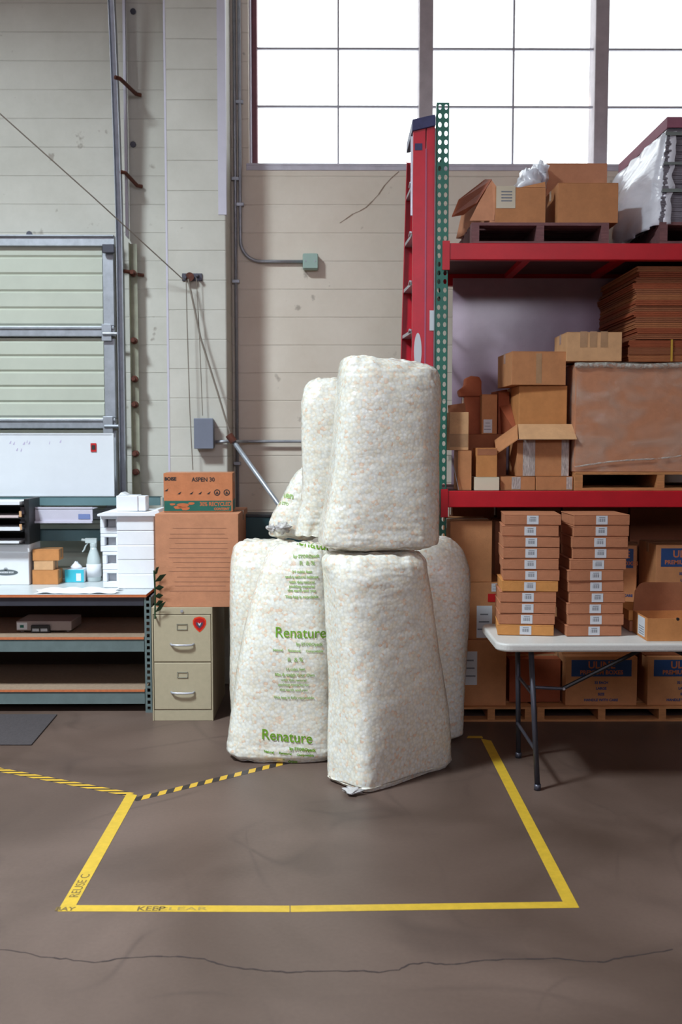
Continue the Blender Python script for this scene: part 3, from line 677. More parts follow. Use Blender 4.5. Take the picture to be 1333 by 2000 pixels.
m = MB(); m.tube([(-.035*s, 0, .24*s), (-.05*s, 0, .222*s), (-.058*s, 0, .2*s), (-.07*s, 0, .185*s)], .005, 6); obj('trigger', m, CLEARPL, t)
# foam pieces
yb = 6.5
x0 = X(226, yb); x1 = X(299, yb); zt = Z(1008, yb); cx = (x0+x1)/2; cyf = yb+.2
m = MB(); 
n = 5; hh = (zt-zb0)/n
for k in range(n): m.box(cx-(x1-x0)/2, cx+(x1-x0)/2, yb+.003*(k % 2), yb+.3, zb0+k*hh, zb0+(k+1)*hh-.0002)
tag(obj('foam_block', m, FOAM, bevel=.006), 'tall white foam block standing at the right end of the bench', 'packing foam')
xa = X(198, yb+.06); xb = x0-.004; nn = 4
hh = (zt-zb0)/nn
for k in range(nn):
    t = thing('foam_tray', ['white foam tray with side hole, standing lowest beside the tall foam block', 'white foam tray second from the bottom beside the tall foam block', 'white foam tray third from the bottom beside the tall foam block', 'white foam tray topmost of its column beside the tall foam block'][k], 'packing foam', ((xa+xb)/2, yb+.05, zb0+k*hh+.0005), 0, 'foam trays stacked beside the block')
    ww = (xb-xa)/2; off = -.012 if k >= 2 else 0
    m = MB(); m.box(-ww+off, ww, 0, .3, 0, hh*.32); m.box(-ww+off, ww, 0, .3, hh*.8, hh-.002); m.box(-ww+off, -ww*.45+off, 0, .3, hh*.32, hh*.8); m.box(-ww*.45, ww, .05, .3, hh*.32, hh*.8); m.box(ww*.75, ww, 0, .05, hh*.32, hh*.8)
    obj('tray', m, FOAM, t, bevel=.004)
    m = MB(); m.box(-ww*.4, ww*.7, .045, .049, hh*.34, hh*.78); obj('recess', m, mat('grey_foam', srgb(178, 180, 184), rough=.8), t)
ys = yb-.03
xa2 = X(188, ys); xb2 = X(313, ys); zs0 = zt+.001; zs1 = Z(1000, ys)
m = MB(); m.prism([(0, 0), (xb2-xa2, 0), (xb2-xa2+.0, .012), (xb2-xa2-.02, .045), (xb2-xa2-.1, .026), (.14, .03), (.05, .03), (0, .014)], (xa2, ys, zs0), (1, 0, 0), (0, 0, 1), (0, .36, 0))
tag(obj('foam_slab', m, FOAM, bevel=.004), 'flared white foam slab lying across the foam block and trays', 'packing foam')
xa3 = X(226, ys+.05); xb3 = X(283, ys+.05)
m = MB(); zz = zs0+.031; m.box(xa3, xb3-.05, ys+.05, ys+.2, zz, Z(968, ys+.05)); m.box(xb3-.05, xb3, ys+.06, ys+.18, zz, Z(968, ys+.05)-.004)
m.prism([(.01, 0), (.07, 0), (.04, .02), (.03, .022)], (xa3, ys+.06, Z(968, ys+.05)), (1, 0, 0), (0, 0, 1), (0, .12, 0))
tag(obj('foam_piece', m, FOAM, bevel=.005), 'small white foam piece on top of the foam slab', 'packing foam')
# papers on bench
m = MB(); nx, ny = 26, 10
xa = X(62, 6.3); xb = X(222, 6.3)
for j in range(ny+1):
    for i in range(nx+1):
        x = xa+(xb-xa)*i/nx+.02*math.sin(j*.9); y = BYF+.005+.24*j/ny-.05*(i/nx > .7)*j/ny
        m.v.append((x, y, bz+.003+.022*abs(noise.noise(Vector((x*9, y*12, 0))))))
for j in range(ny):
    for i in range(nx): k = j*(nx+1)+i; m.f.append((k, k+1, k+nx+2, k+nx+1))
tag(obj('paper_sheet', m, TISSUE, smooth=True), 'crumpled white paper sheet lying along the front of the bench', 'paper')
# device on middle shelf
ym = 6.42; q0 = P(32, 1238, ym); q1 = P(140, 1238, ym); zt = zshelf[0]+.001
t = thing('shipping_scale', 'low grey shipping scale with dark keypad on the middle bench shelf', 'scale', ((q0.x+q1.x)/2, ym+.13, zt))
hw = (q1.x-q0.x)/2
m = MB(); m.box(-hw, hw, -.13, .13, .012, .075); [m.cyl((sx*(hw-.03), sy*.1, 0), (sx*(hw-.03), sy*.1, .012), .014, 8) for sx in (-1, 1) for sy in (-1, 1)]; obj('housing', m, mat('warm_grey_plastic', srgb(150, 136, 132), rough=.5), t, bevel=.008)
m = MB(); m.box(-hw*.45, hw*.25, -.15, -.131, .0, .052); k = obj('keypad', m, BLACK, t, bevel=.008)
m = MB(); [m.box(-hw*.38+i*hw*.3, -hw*.38+i*hw*.3+hw*.24, -.153, -.1505, .012, .03) for i in range(2)]; obj('button', m, GALV, k)
m = MB(); m.box(-hw*.97, -hw*.6, -.1312, -.1302, .02, .066); l = obj('white_label', m, LABEL, t)
m = MB(); m.box(-hw*.86, -hw*.72, -.1322, -.1313, .032, .05); obj('green_mark', m, GREENP, l)
# mat
a = PZ(-60, 1397); b = PZ(112, 1397); c = PZ(62, 1456); d = PZ(-120, 1456)
m = MB(); m.prism([(a.x, a.y), (b.x, b.y), (c.x, c.y), (d.x, d.y)], (0, 0, .0005), (1, 0, 0), (0, 1, 0), (0, 0, .008)); mo = obj('floor_mat', m, MATRUB, bevel=.003); tag(mo, 'dark grey rubber mat on the floor in front of the bench', 'mat')

# ------------------------------------------------------------------ filing cabinet
cy = PZ(357, 1408).y; q0 = PZ(299, 1408); q1 = PZ(417, 1408); ch = Z(1186, cy); hw = (q1.x-q0.x)/2; cxm = (q0.x+q1.x)/2
t = thing('filing_cabinet', 'beige two drawer filing cabinet beside the bench under a big carton', 'filing cabinet', (cxm, cy+.33, 0))
m = MB(); m.box(-hw, hw, -.315, .33, 0, ch); m.box(-hw, -hw+.008, -.33, -.315, 0, ch); m.box(hw-.008, hw, -.33, -.315, 0, ch); m.box(-hw+.008, hw-.008, -.33, -.315, ch-.042, ch); m.box(-hw+.008, hw-.008, -.326, -.315, 0, .065); obj('body', m, BEIGE, t, bevel=.002)
dh = (ch-.042-.07)/2
for k in range(2):
    z0 = .068+k*(dh+.001)
    m = MB(); m.box(-hw+.012, hw-.012, -.328, -.316, z0+.003, z0+dh-.003); dr = obj('drawer', m, BEIGE, t, bevel=.004)
    zc = z0+dh*.74
    m = MB(); a_, b_ = .033, .019
    for x0, x1, za, zb2 in ((-a_, a_, zc+b_-.005, zc+b_), (-a_, a_, zc-b_, zc-b_+.005), (-a_, -a_+.005, zc-b_, zc+b_), (a_-.005, a_, zc-b_, zc+b_)): m.box(x0, x1, -.333, -.3285, za, zb2)
    obj('label_holder', m, BEIGE2, dr, bevel=.001)
    zh = z0+dh*.37
    m = MB(); m.tube([(-.072, -.329, zh+.004), (-.062, -.345, zh), (-.03, -.352, zh), (.03, -.352, zh), (.062, -.345, zh), (.072, -.329, zh+.004)], .0065, 8); obj('handle', m, ALU, dr, smooth=True)
m = MB(); m.cyl((0, -.331, ch-.022), (0, -.337, ch-.022), .009, 12); obj('lock', m, ALU, t)
sx = P(390, 1219, cy).x-cxm; sz = P(390, 1219, cy).z; r = .041
sh = [(-.75, .95), (-.4, 1.05), (0, 1.14), (.4, 1.05), (.75, .95), (1.0, .55), (1.0, 0), (.75, -.5), (.35, -.95), (0, -1.25), (-.35, -.95), (-.75, -.5), (-1.0, 0), (-1.0, .55)]
m = MB(); m.prism([(a*r, b*r) for a, b in sh], (sx, -.3295, sz), (1, 0, 0), (0, 0, 1), (0, .001, 0)); st = obj('shield_sticker', m, REDST, t); st['label'] = 'orange red shield sticker with dark chevron'
m = MB(); m.prism([(a*r*.8, b*r*.8) for a, b in sh], (sx, -.3303, sz), (1, 0, 0), (0, 0, 1), (0, .0006, 0)); obj('shield_centre', m, REDST2, st)
m = MB(); m.prism([(-.55, .35), (-.3, .2), (0, -.15), (.3, .2), (.55, .35), (.45, -.15), (0, -.65), (-.45, -.15)][0:8], (sx, -.3311, sz), (r, 0, 0), (0, 0, r), (0, .0006, 0)); obj('chevron', m, BLUEG, st)
m = MB(); m.prism([(-.25, .2), (0, .0), (.25, .2), (.12, -.2), (0, -.3), (-.12, -.2)], (sx, -.3318, sz+.003), (r, 0, 0), (0, 0, r), (0, .0006, 0)); obj('pale_centre', m, LABEL, st)

# big carton and paper box on top
yc = cy+.01; x0 = X(304, yc, 1090); x1 = X(466, yc, 1090); hc = Z(1004, yc)-ch-.001
bigc = carton('large_carton', 'large plain kraft carton with ribbed front on the filing cabinet', (x0+x1)/2, yc, ch+.001, x1-x0, .66, hc, K3, bevel=.008)
m = MB()
for i in range(14):
    z = .1+i*(hc-.16)/14+random.uniform(-.004, .004); xo = -.16+random.uniform(-.02, .04); m.box(xo, .2+random.uniform(-.03, .03), -.3312, -.3302, z, z+.003)
obj('crease_lines', m, mat('kraft_crease', srgb(160, 112, 88), rough=.8), bigc)
ya = yc+.16; za = ch+hc+.003
x0 = X(318, ya, 960); x1 = X(452, ya, 960); ha = Z(924, ya)-za
pb = carton('paper_box', 'kraft paper box with green printed band on top of the large carton', (x0+x1)/2, ya, za, x1-x0, .3, ha, kraft('kraft_orange', srgb(190, 122, 84)), rz=.05, bevel=.003)
hw = (x1-x0)/2
m = MB(); m.box(-hw*.99, hw*.96, -.1512, -.1502, .006, ha*.29); m.box(hw+.0002, hw+.0012, -.145, .145, .006, ha*.29); gb = obj('green_band', m, GREENP, pb)
m = MB(); flat_text(m, '30% RECYCLED', .034, hw*.5, -.152, ha*.2, .001, .85); flat_text(m, 'CONTENT', .02, hw*.68, -.152, ha*.075, .001)
for cxq, czq, rq in ((-.6, .12, .02), (-.45, .17, .03), (-.38, .09, .022), (-.75, .2, .014), (-.2, .22, .016)):
    m.add([(cxq*hw+rq*1.3*math.cos(i*.7)*(1+.3*math.sin(i*2.3)), -.152, czq*ha+rq*.5*math.sin(i*.7)) for i in range(9)], [tuple(range(9))])
obj('band_lettering', m, ORANGEP, gb)
m = MB(); flat_text(m, 'ASPEN 30', .036, hw*.15, -.1512, ha*.83, .001, .95); flat_text(m, 'BOISE', .028, -hw*.8, -.1512, ha*.85, .0015)
for i, cxq in enumerate((-.92, -.55, -.2, .05, .3, .55, .83)):
    r0 = .012 if i < 5 else .02; czq = .5 if i else .58
    if i in (5, 6):
        ring = [(cxq*hw+r0*math.cos(j*PI/8), -.1512, czq*ha+r0*math.sin(j*PI/8)) for j in range(16)]; ring2 = [(cxq*hw+(x-cxq*hw)*.7, y, czq*ha+(z-czq*ha)*.7) for x, y, z in ring]
        m.add(ring+ring2, [(j, (j+1) % 16, 16+(j+1) % 16, 16+j) for j in range(16)])
        m.add([(cxq*hw-r0*.5, -.1512, czq*ha-r0*.4), (cxq*hw+r0*.5, -.1512, czq*ha-r0*.4), (cxq*hw, -.1512, czq*ha+r0*.5)], [(0, 1, 2)])
    else:
        m.add([(cxq*hw-r0, -.1512, czq*ha-r0*.8), (cxq*hw+r0*.4, -.1512, czq*ha-r0*.9), (cxq*hw+r0*1.2, -.1512, czq*ha+r0*.6), (cxq*hw+r0*.2, -.1512, czq*ha)], [(0, 1, 2, 3)])
obj('printed_lettering', m, BLACKPRINT, pb)
# leafy sprig between bench and carton, standing on cabinet top edge
lx = X(301, cy-.05, 1150); ly = cy+.003
t = thing('leafy_plant', 'dark green spiky leaves poking out between foam block and large carton', 'plant', (lx, cy-.03, bz-.08))
m = MB(); m.tube([(-.0, 0, -.03), (.004, 0, .1), (-.002, .0, .26)], .005, 6); m.cyl((0, 0, -.034), (0, .05, -.034), .006, 6); obj('stem', m, LEAF, t)
for (z, ln, up) in ((-.0, .07, .07), (.045, .055, .03), (.10, .055, .01), (.15, .06, .01), (.19, .075, .05), (.235, .03, .05)):
    for s in (1,):
        m = MB(); a = Vector((0, 0, z)); tip = a+Vector((ln*s*(1 if s > 0 else .5), -.01, up)); mid = (a+tip)/2; wv = Vector((0, .014, -.02))
        m.add([a, mid+wv, tip, mid-wv, mid+Vector((0, -.004, 0))], [(0, 1, 4), (1, 2, 4), (2, 3, 4), (3, 0, 4)]); lf = obj('leaf', m, LEAF, t)
        sm = lf.modifiers.new('solid', 'SOLIDIFY'); sm.thickness = .001
# dark teal cabinet behind
ycb = 6.62; x0 = X(480, ycb, 1020); x1 = X(590, ycb, 1020); hh = Z(1004, ycb)
t = thing('steel_cabinet', 'dark teal steel cabinet standing behind the large carton', 'cabinet', ((x0+x1)/2, ycb+.1, 0))
m = MB(); m.box(-(x1-x0)/2, (x1-x0)/2, -.1, .1, 0, hh-.02); obj('body', m, DTEAL, t, bevel=.004)
m = MB(); m.box(-(x1-x0)/2-.004, (x1-x0)/2+.004, -.108, .102, hh-.02, hh); obj('top_panel', m, BLACK, t, bevel=.003)

# ------------------------------------------------------------------ bags of packing peanuts
def bag(label, levels, seed=0, lump=1.0, n=(110, 150), caps=(.6, .5), wrinkle=1.0):
    """levels: (z, cx, cy, half width seen from front, depth ratio, rot, exponent, tilt)"""
    lv = levels; NT, NZ = n
    def cr(a, b, c, d, t): return .5*((2*b)+(-a+c)*t+(2*a-5*b+4*c-d)*t*t+(-a+3*b-3*c+d)*t**3)
    vs = []; fs = []; rings = []
    for i in range(NZ+1):
        s = i/NZ*(len(lv)-1); k = min(int(s), len(lv)-2); t = s-k
        q = []
        for c in range(len(lv[0])):
            a = lv[max(k-1, 0)][c]; b = lv[k][c]; cc = lv[k+1][c]; d = lv[min(k+2, len(lv)-1)][c]
            q.append(cr(a, b, cc, d, t) if c != 0 else b*(1-t)+cc*t)
        z, cx, cy_, hw_, kr, rot, ex, tilt = q
        hw_ = max(hw_, .004)
        a_ = hw_/(abs(math.cos(rot))**1.2+kr*abs(math.sin(rot))**1.2); b_ = a_*kr
        for j in range(NT):
            th = 2*PI*j/NT; ct, st = math.cos(th), math.sin(th)
            x = a_*math.copysign(abs(ct)**(2/ex), ct); y = b_*math.copysign(abs(st)**(2/ex), st)
            X_ = cx+x*math.cos(rot)-y*math.sin(rot); Y_ = cy_+x*math.sin(rot)+y*math.cos(rot)
            vs.append(Vector((X_, Y_, z+tilt*(X_-cx))))
    for i in range(NZ):
        for j in range(NT): fs.append((i*NT+j, i*NT+(j+1) % NT, (i+1)*NT+(j+1) % NT, (i+1)*NT+j))
    fs += [tuple(range(NT-1, -1, -1)), tuple(NZ*NT+j for j in range(NT))]
    me = bpy.data.meshes.new('bag_body'); me.from_pydata([tuple(v) for v in vs], [], fs)
    bm = bmesh.new(); bm.from_mesh(me); bmesh.ops.recalc_face_normals(bm, faces=bm.faces); bm.normal_update()
    z0 = min(l[0] for l in lv); z1 = max(l[0] for l in lv); off = Vector((seed*3.1, seed*1.7, seed*2.3))
    for v in bm.verts:
        p = v.co+off
        endf = max(0, 1-(v.co.z-z0)/.14)+max(0, 1-(z1-v.co.z)/.14)
        d = .006*lump*noise.noise(p*3.2)+.0025*lump*noise.noise(p*14)
        dd = noise.voronoi(p*48)[0][0]; d += .0034*(.5-dd)
        d += .0022*wrinkle*noise.noise(Vector((p.x*10, p.y*10, p.z*42)))*(.6+endf)
        d += .010*wrinkle*endf*noise.noise(Vector((p.x*26, p.y*26, p.z*7)))
        if v.co.z < z0+.02: d = min(d, .004)
        v.co += v.normal*d
        if z0 < .05: v.co.z = max(v.co.z, .002)
    bm.to_mesh(me); bvh = BVHTree.FromBMesh(bm); bm.free()
    base = Vector((lv[len(lv)//2][1], lv[len(lv)//2][2], z0))
    me.transform(Matrix.Translation(-base))
    for p in me.polygons: p.use_smooth = True
    t = thing('peanut_bag', label, 'bag', base, 0, 'clear bags of packing peanuts')
    o = bpy.data.objects.new('bag', me); C.objects.link(o); me.materials.append(PEANUT); o.parent = t
    return t, bvh, base
def print_on(t, bvh, base, s, size, origin, right, up, mt, bold=.0, sx=1.0, name='printed_lettering', sub=2, align='CENTER', mb=None):
    """lay lettering on a bag by dropping it straight back onto the film"""
    m0 = mb or text_mb(s, size, bold, sx, align)
    me = bpy.data.meshes.new(name); me.from_pydata([tuple(v) for v in m0.v], [], m0.f)
    bm = bmesh.new(); bm.from_mesh(me); bmesh.ops.triangulate(bm, faces=bm.faces)
    for k in range(4):
        ed = [e for e in bm.edges if e.calc_length() > .012]
        if not ed: break
        bmesh.ops.subdivide_edges(bm, edges=ed, cuts=1)
        bmesh.ops.triangulate(bm, faces=bm.faces)
    right = Vector(right).normalized(); up = Vector(up).normalized(); dirn = Vector((origin.x, origin.y, origin.z-CAMZ)).normalized(); dirn = Vector((0, 1, 0))
    bad = []
    for v in bm.verts:
        w_ = Vector(origin)+right*v.co.x+up*v.co.y
        hit = bvh.ray_cast(w_-Vector((0, 1.0, 0)), dirn)
        if hit[0] is None: bad.append(v); v.co = w_-base; continue
        v.co = hit[0]+Vector((0, -.004, 0))-base
    bmesh.ops.delete(bm, geom=bad, context='VERTS')
    bm.to_mesh(me); bm.free(); me.materials.append(mt)
    o = bpy.data.objects.new(name, me); C.objects.link(o); o.parent = t; return o
def lv(v, ul, ur, Y, kr, rot=0., ex=3.2, tilt=0., z=None):
    a = P(ul, v, Y); b = P(ur, v, Y); return ((a.z if z is None else z), (a.x+b.x)/2, Y, (b.x-a.x)/2, kr, rot, ex, tilt)
def endcap(L0, dz, f):   # shrunken copy of a level
    return (L0[0]+dz, L0[1], L0[2], L0[3]*f)+tuple(L0[4:])

# back left bag
Yq = 5.86
L = [lv(1405, 449, 600, Yq, .7, .1, 3), lv(1300, 447, 612, Yq, .75, .1, 3), lv(1180, 446, 612, Yq, .75, .1, 3), lv(1100, 447, 600, Yq, .7, .1, 2.8), lv(1070, 455, 590, Yq, .6, .1, 2.6), lv(1056, 470, 575, Yq, .5, .1, 2.4)]
L = [endcap((.002,)+L[0][1:], 0, .45), (.03,)+L[0][1:3]+(L[0][3]*.93,)+L[0][4:]]+L+[endcap(L[-1], .008, .35)]
bagL = bag('clear bag of packing peanuts at far left, behind the green printed bag', L, 1)
# right back bag
Yq = 5.70
L = [lv(1470, 790, 896, Yq, .6, 0, 3), lv(1420, 770, 904, Yq, .6, 0, 3), lv(1300, 755, 910, Yq, .6, 0, 3), lv(1200, 750, 917, Yq, .6, 0, 3), lv(1120, 755, 918, Yq, .6, 0, 3), lv(1075, 765, 904, Yq, .55, 0, 2.6), lv(1052, 780, 880, Yq, .5, 0, 2.4)]
L = [(.002,)+L[0][1:3]+(L[0][3]*.5,)+L[0][4:], (.03,)+L[0][1:3]+(L[0][3]*1.1,)+L[0][4:]]+L[1:]+[endcap(L[-1], .012, .3)]
bagR = bag('clear bag of packing peanuts at right, half hidden beside the steel rack', L, 2)
# text bag
Yq = 5.42
L = [lv(1440, 447, 665, Yq-.02, .55, 0, 3.4), lv(1350, 458, 662, Yq, .62, 0, 3.2), lv(1270, 470, 660, Yq, .66, 0, 3), lv(1180, 489, 655, Yq+.02, .7, 0, 2.8), lv(1110, 508, 650, Yq+.04, .75, 0, 2.6), lv(1078, 524, 645, Yq+.05, .75, 0, 2.4)]
L = [(.002,)+L[0][1:3]+(L[0][3]*.85,)+L[0][4:], (.04,)+L[0][1:3]+(L[0][3]*1.0,)+L[0][4:]]+L+[lv(1062, 540, 635, Yq+.06, .6, 0, 2.2), endcap(lv(1062, 540, 635, Yq+.06, .6, 0, 2.2), .008, .3)]
bagT = bag('clear bag of packing peanuts with green lettering, front left of the pile', L, 3, lump=.8, wrinkle=1.1)
# front bag
Yq = 5.10
L = [lv(1500, 640, 889, Yq, .46, .74, 8), lv(1406, 634, 887, Yq, .55, .64, 5), lv(1292, 629, 874, Yq, .62, .52, 3.6), lv(1177, 624, 857, Yq, .68, .42, 3.2), lv(1120, 622, 845, Yq, .72, .3, 3.0), lv(1092, 622, 838, Yq+.01, .7, .2, 2.8)]
L = [(.002,)+L[0][1:3]+(L[0][3]*.94,)+L[0][4:], (.025,)+L[0][1:3]+(L[0][3]*1.0,)+L[0][4:]]+L+[(1.158, L[-1][1], Yq+.02, L[-1][3]*.86)+L[-1][4:], (1.168, L[-1][1], Yq+.02, .1)+L[-1][4:]]
bagF = bag('tallest front clear bag of packing peanuts, its corner nearest the camera', L, 4)
# upper left leaning bag on back left bag
Yq = 5.93
L = [lv(1052, 545, 620, Yq, .6, 0, 2.6), lv(1040, 528, 640, Yq, .6, 0, 2.6), lv(1010, 530, 650, Yq, .6, 0, 2.6), lv(975, 549, 655, Yq, .6, 0, 2.6), lv(940, 568, 655, Yq, .6, 0, 2.6), lv(918, 582, 650, Yq, .55, 0, 2.4), lv(905, 596, 640, Yq, .4, 0, 2.4)]
z00 = 1.175
L = [(z00,)+L[0][1:3]+(L[0][3]*.6,)+L[0][4:]]+L+[endcap(L[-1], .01, .3)]
bagW = bag('small leaning clear bag of packing peanuts at the back, resting on the far left bag', L, 5, wrinkle=1.6)
# upper second bag
Yq = 5.60
L = [lv(1045, 578, 690, Yq, .6, 0, 3), lv(1000, 585, 705, Yq, .62, 0, 3), lv(950, 591, 710, Yq, .64, 0, 3), lv(860, 588, 715, Yq, .64, 0, 3), lv(790, 587, 715, Yq, .64, 0, 3), lv(757, 595, 705, Yq, .6, 0, 2.6), lv(742, 608, 690, Yq, .5, 0, 2.4)]
L = [(1.2,)+L[0][1:3]+(L[0][3]*.75,)+L[0][4:]]+L+[endcap(L[-1], .01, .3)]
bagV = bag('tall narrow looking clear bag of packing peanuts standing on the pile behind the top bag', L, 6, wrinkle=1.3)
# top bag
Yq = 5.14
L = [lv(1062, 618, 860, Yq, .62, .2, 3.2), lv(1030, 618, 862, Yq, .62, .2, 3.2), lv(980, 628, 862, Yq, .64, .2, 3.2), lv(900, 639, 864, Yq, .64, .2, 3.2), lv(800, 648, 866, Yq, .64, .2, 3.2), lv(745, 653, 866, Yq, .62, .2, 3.1, -.04), lv(716, 659, 860, Yq, .56, .2, 3, -.08)]
L = [(1.178,)+L[0][1:3]+(L[0][3]*.8,)+L[0][4:]]+L+[(L[-1][0]+.03, L[-1][1], Yq, L[-1][3]*.84, .5, .2, 2.6, -.1), (L[-1][0]+.04, L[-1][1], Yq, L[-1][3]*.3, .5, .2, 2.6, -.1)]
bagU = bag('topmost clear bag of packing peanuts, upright on the front bag', L, 7)

# lettering on the printed bag
tT, bvT, baT = bagT
def pr(s, size, u, v, mt=LIMEF, bold=.0, sx=1., slope=.0, b=bagT, Y=5.3, align='CENTER', name='printed_lettering'):
    o = P(u, v, Y); return print_on(b[0], b[1], b[2], s, size, o, (1, 0, slope), (0, 0, 1), mt, bold, sx, name, align=align)
pr('Renature', .078, 562, 1432, LIME, .0009, .95, -.10)
pr('Renature', .078, 588, 1234, LIME, .0006, .95, -.03)
pr('by STOROpack', .022, 592, 1456, LIME, .0010, 1, -.10)
pr('Naturel      Renaturel      Compostable', .017, 566, 1464, LIME, .0008, 1, -.1)
pr('*  ooo', .03, 568, 1480, LIME, .001, 1, -.08)
pr('by STOROpack', .022, 605, 1255, LIMEF, .0010, 1, -.04)
pr('Naturel      Renaturel      Compostable', .017, 583, 1267, LIMEF, .0008, 1, -.04)
pr('R  & %', .03, 578, 1284, LIMEF, .0010)
pr('14 cubic feet', .02, 578, 1302, LIMEF, .0008)
pr('Mix & weigh Your Own', .021, 577, 1313, LIMEF, .001, 1.05, -.03)
for i, (s, v) in enumerate((('with this natural', 1323), ('packing material for', 1332), ('the earth and you', 1342), ('This bag is fully recyclable', 1357))): pr(s, .018, 575, v, LIMEF, .0007, 1.15, -.03)
pr('Renature', .075, 612, 1066, LIME, .0005, .93, -.2)
pr('by STOROpack', .022, 598, 1088, LIMEF, .001)
pr('R  & %', .03, 600, 1101, LIMEF, .001)
for s, v in (('14 cubic feet', 1117), ('and a natural balance', 1127), ('with this natural', 1137), ('packing material', 1145), ('the earth and you', 1153), ('This bag is recyclable', 1165)): pr(s, .019, 590, v, LIMEF, .0009, 1.1, -.02)
# slanted print on the leaning bag
o = P(560, 968, 5.8); print_on(bagW[0], bagW[1], bagW[2], 'Ren', .05, o, (1, 0, -.15), (.1, 0, 1), LIMEF, .002)
o = P(552, 984, 5.8); print_on(bagW[0], bagW[1], bagW[2], 'by STO', .022, o, (1, 0, -.15), (.1, 0, 1), LIMEF, .001)
# gathered film ends
def film_end(t, base, c, r, h_, ax=(0, 0, 1), squash=.5, name='gathered_film', seed=0):
    m = MB(); N_ = 26; Mz = 8; q = Vector(ax).to_track_quat('Z', 'Y')
    for i in range(Mz+1):
        f = i/Mz; rr = r*(1-.75*f**.7)+.002
        for j in range(N_):
            a = 2*PI*j/N_; k = 1+.35*noise.noise(Vector((3*math.cos(a), 3*math.sin(a), f*2+seed)))+.22*math.sin(a*7+f*2)
            m.v.append(Vector(c)-base+q @ Vector((rr*k*math.cos(a), rr*k*squash*math.sin(a), h_*f)))
    for i in range(Mz):
        for j in range(N_): m.f.append((i*N_+j, i*N_+(j+1) % N_, (i+1)*N_+(j+1) % N_, (i+1)*N_+j))
    m.f += [tuple(range(N_-1, -1, -1)), tuple(Mz*N_+j for j in range(N_))]
    return obj(name, m, FILMEND, t, smooth=True)
q = P(552, 1032, 5.78); film_end(bagW[0], bagW[2], (q.x, q.y+.03, q.z), .045, .05, (-.1, -1, .1), .7, seed=4)
q = P(530, 1028, 5.8); film_end(bagW[0], bagW[2], (q.x, q.y+.06, q.z-.02), .03, .04, (-.8, -.6, .3), .8, seed=9)
q = PZ(690, 1548, .02); film_end(bagF[0], bagF[2], (q.x, q.y+.04, .02), .05, .05, (-.3, -1, -.05), .32, seed=2)

# ------------------------------------------------------------------ ladder
LY = 6.08
def XL_(u, v=600, Y=LY): return P(u, v, Y).x
xa, xm, xb = XL_(806), XL_(831), XL_(848); ztop = Z(232, LY)
t = thing('step_ladder', 'tall folded red fibreglass step ladder standing beside the rack post', 'ladder', (xa, LY, 0))
lo = Vector((xa, LY, 0))
def LL(mb): mb.v = [(a-lo.x, b-lo.y, c-lo.z) for a, b, c in mb.v]; return mb
def channel(x0, x1, y, dpt, z0, z1, fl=.004):
    m = MB(); m.box(x0, x1, y, y+.004, z0, z1); m.box(x0, x0+fl, y+.004, y+dpt, z0, z1); m.box(x1-fl, x1, y+.004, y+dpt, z0, z1); return m
obj('front_rail', LL(channel(xa, xm-.003, LY, .03, 0, ztop-.02)), LADDERRED, t, bevel=.002)
obj('rear_rail', LL(channel(xm+.003, xb, LY+.002, .03, .02, ztop-.03)), LADDERRED, t, bevel=.002)
m = MB(); m.box(xm-.004, xm+.004, LY-.002, LY+.02, Z(860, LY), Z(290, LY)); obj('spacer_strip', LL(m), mat('rail_edge', srgb(176, 84, 116), rough=.4), t)
m = MB(); m.box(xb+.001, xb+.009, LY+.01, LY+.03, .03, ztop-.05); obj('rail_edge_strip', LL(m), ALU, t)
FYY = LY+.42
xf_top = P(795, 300, FYY).x; xf_bot = P(783, 700, FYY).x; zt_ = Z(300, FYY); zb_ = Z(700, FYY)
kx = (xf_bot-xf_top)/(zb_-zt_)
def fx(z): return xf_top+kx*(z-zt_)
m = MB()
zz = ztop-.14
for x0, x1, y0, y1 in ((0, .075, FYY, FYY+.004), (0, .004, FYY-.03, FYY), (.071, .075, FYY-.03, FYY)):
    m.add([(fx(0)+x0, y0, 0), (fx(0)+x1, y0, 0), (fx(0)+x1, y1, 0), (fx(0)+x0, y1, 0), (fx(zz)+x0, y0, zz), (fx(zz)+x1, y0, zz), (fx(zz)+x1, y1, zz), (fx(zz)+x0, y1, zz)], [(0,3,2,1),(4,5,6,7),(0,1,5,4),(1,2,6,5),(2,3,7,6),(3,0,4,7)])
obj('front_rail', LL(m), LADDERRED, t)
m = MB(); m.box(xm+.003, xb, FYY, FYY+.004, .02, zz); m.box(xb-.004, xb, FYY-.03, FYY, .02, zz); obj('rear_rail', LL(m), LADDERRED, t)
vs_ = [355, 452, 548, 643]
z_r = [Z(v, LY+.03) for v in vs_]; pit = (z_r[0]-z_r[3])/3
zz2 = z_r[3]-pit
while zz2 > .15: z_r.append(zz2); zz2 -= pit
for z in z_r:
    x1 = fx(z)
    m = MB(); m.add([(xa+.002, LY+.03, z-.02), (xa+.05, LY+.03, z-.02), (xa+.05, LY+.03, z), (xa+.002, LY+.03, z), (x1+.002, FYY-.002, z-.02), (x1+.06, FYY-.002, z-.02), (x1+.06, FYY-.002, z), (x1+.002, FYY-.002, z)], [(0,1,2,3),(7,6,5,4),(0,4,5,1),(1,5,6,2),(2,6,7,3),(3,7,4,0)])
    obj('step', LL(m), ALU, t)
    m = MB(); m.tube([(xa-.001, LY+.02, z-.01), (xa-.012, LY+.05, z+.0), (xa-.012, LY+.12, z-.01)], .006, 6); obj('step_brace', LL(m), ALU, t)
m = MB(); m.box(xa+.001, xa-.0+.003, LY+.031, LY+.05, .1, ztop-.05); m.box(xa-.013, xa-.002, LY+.005, LY+.02, Z(420, LY), ztop-.1); obj('rail_trim', LL(m), ALU, t)
zc0 = Z(252, LY); zc1 = Z(226, LY)
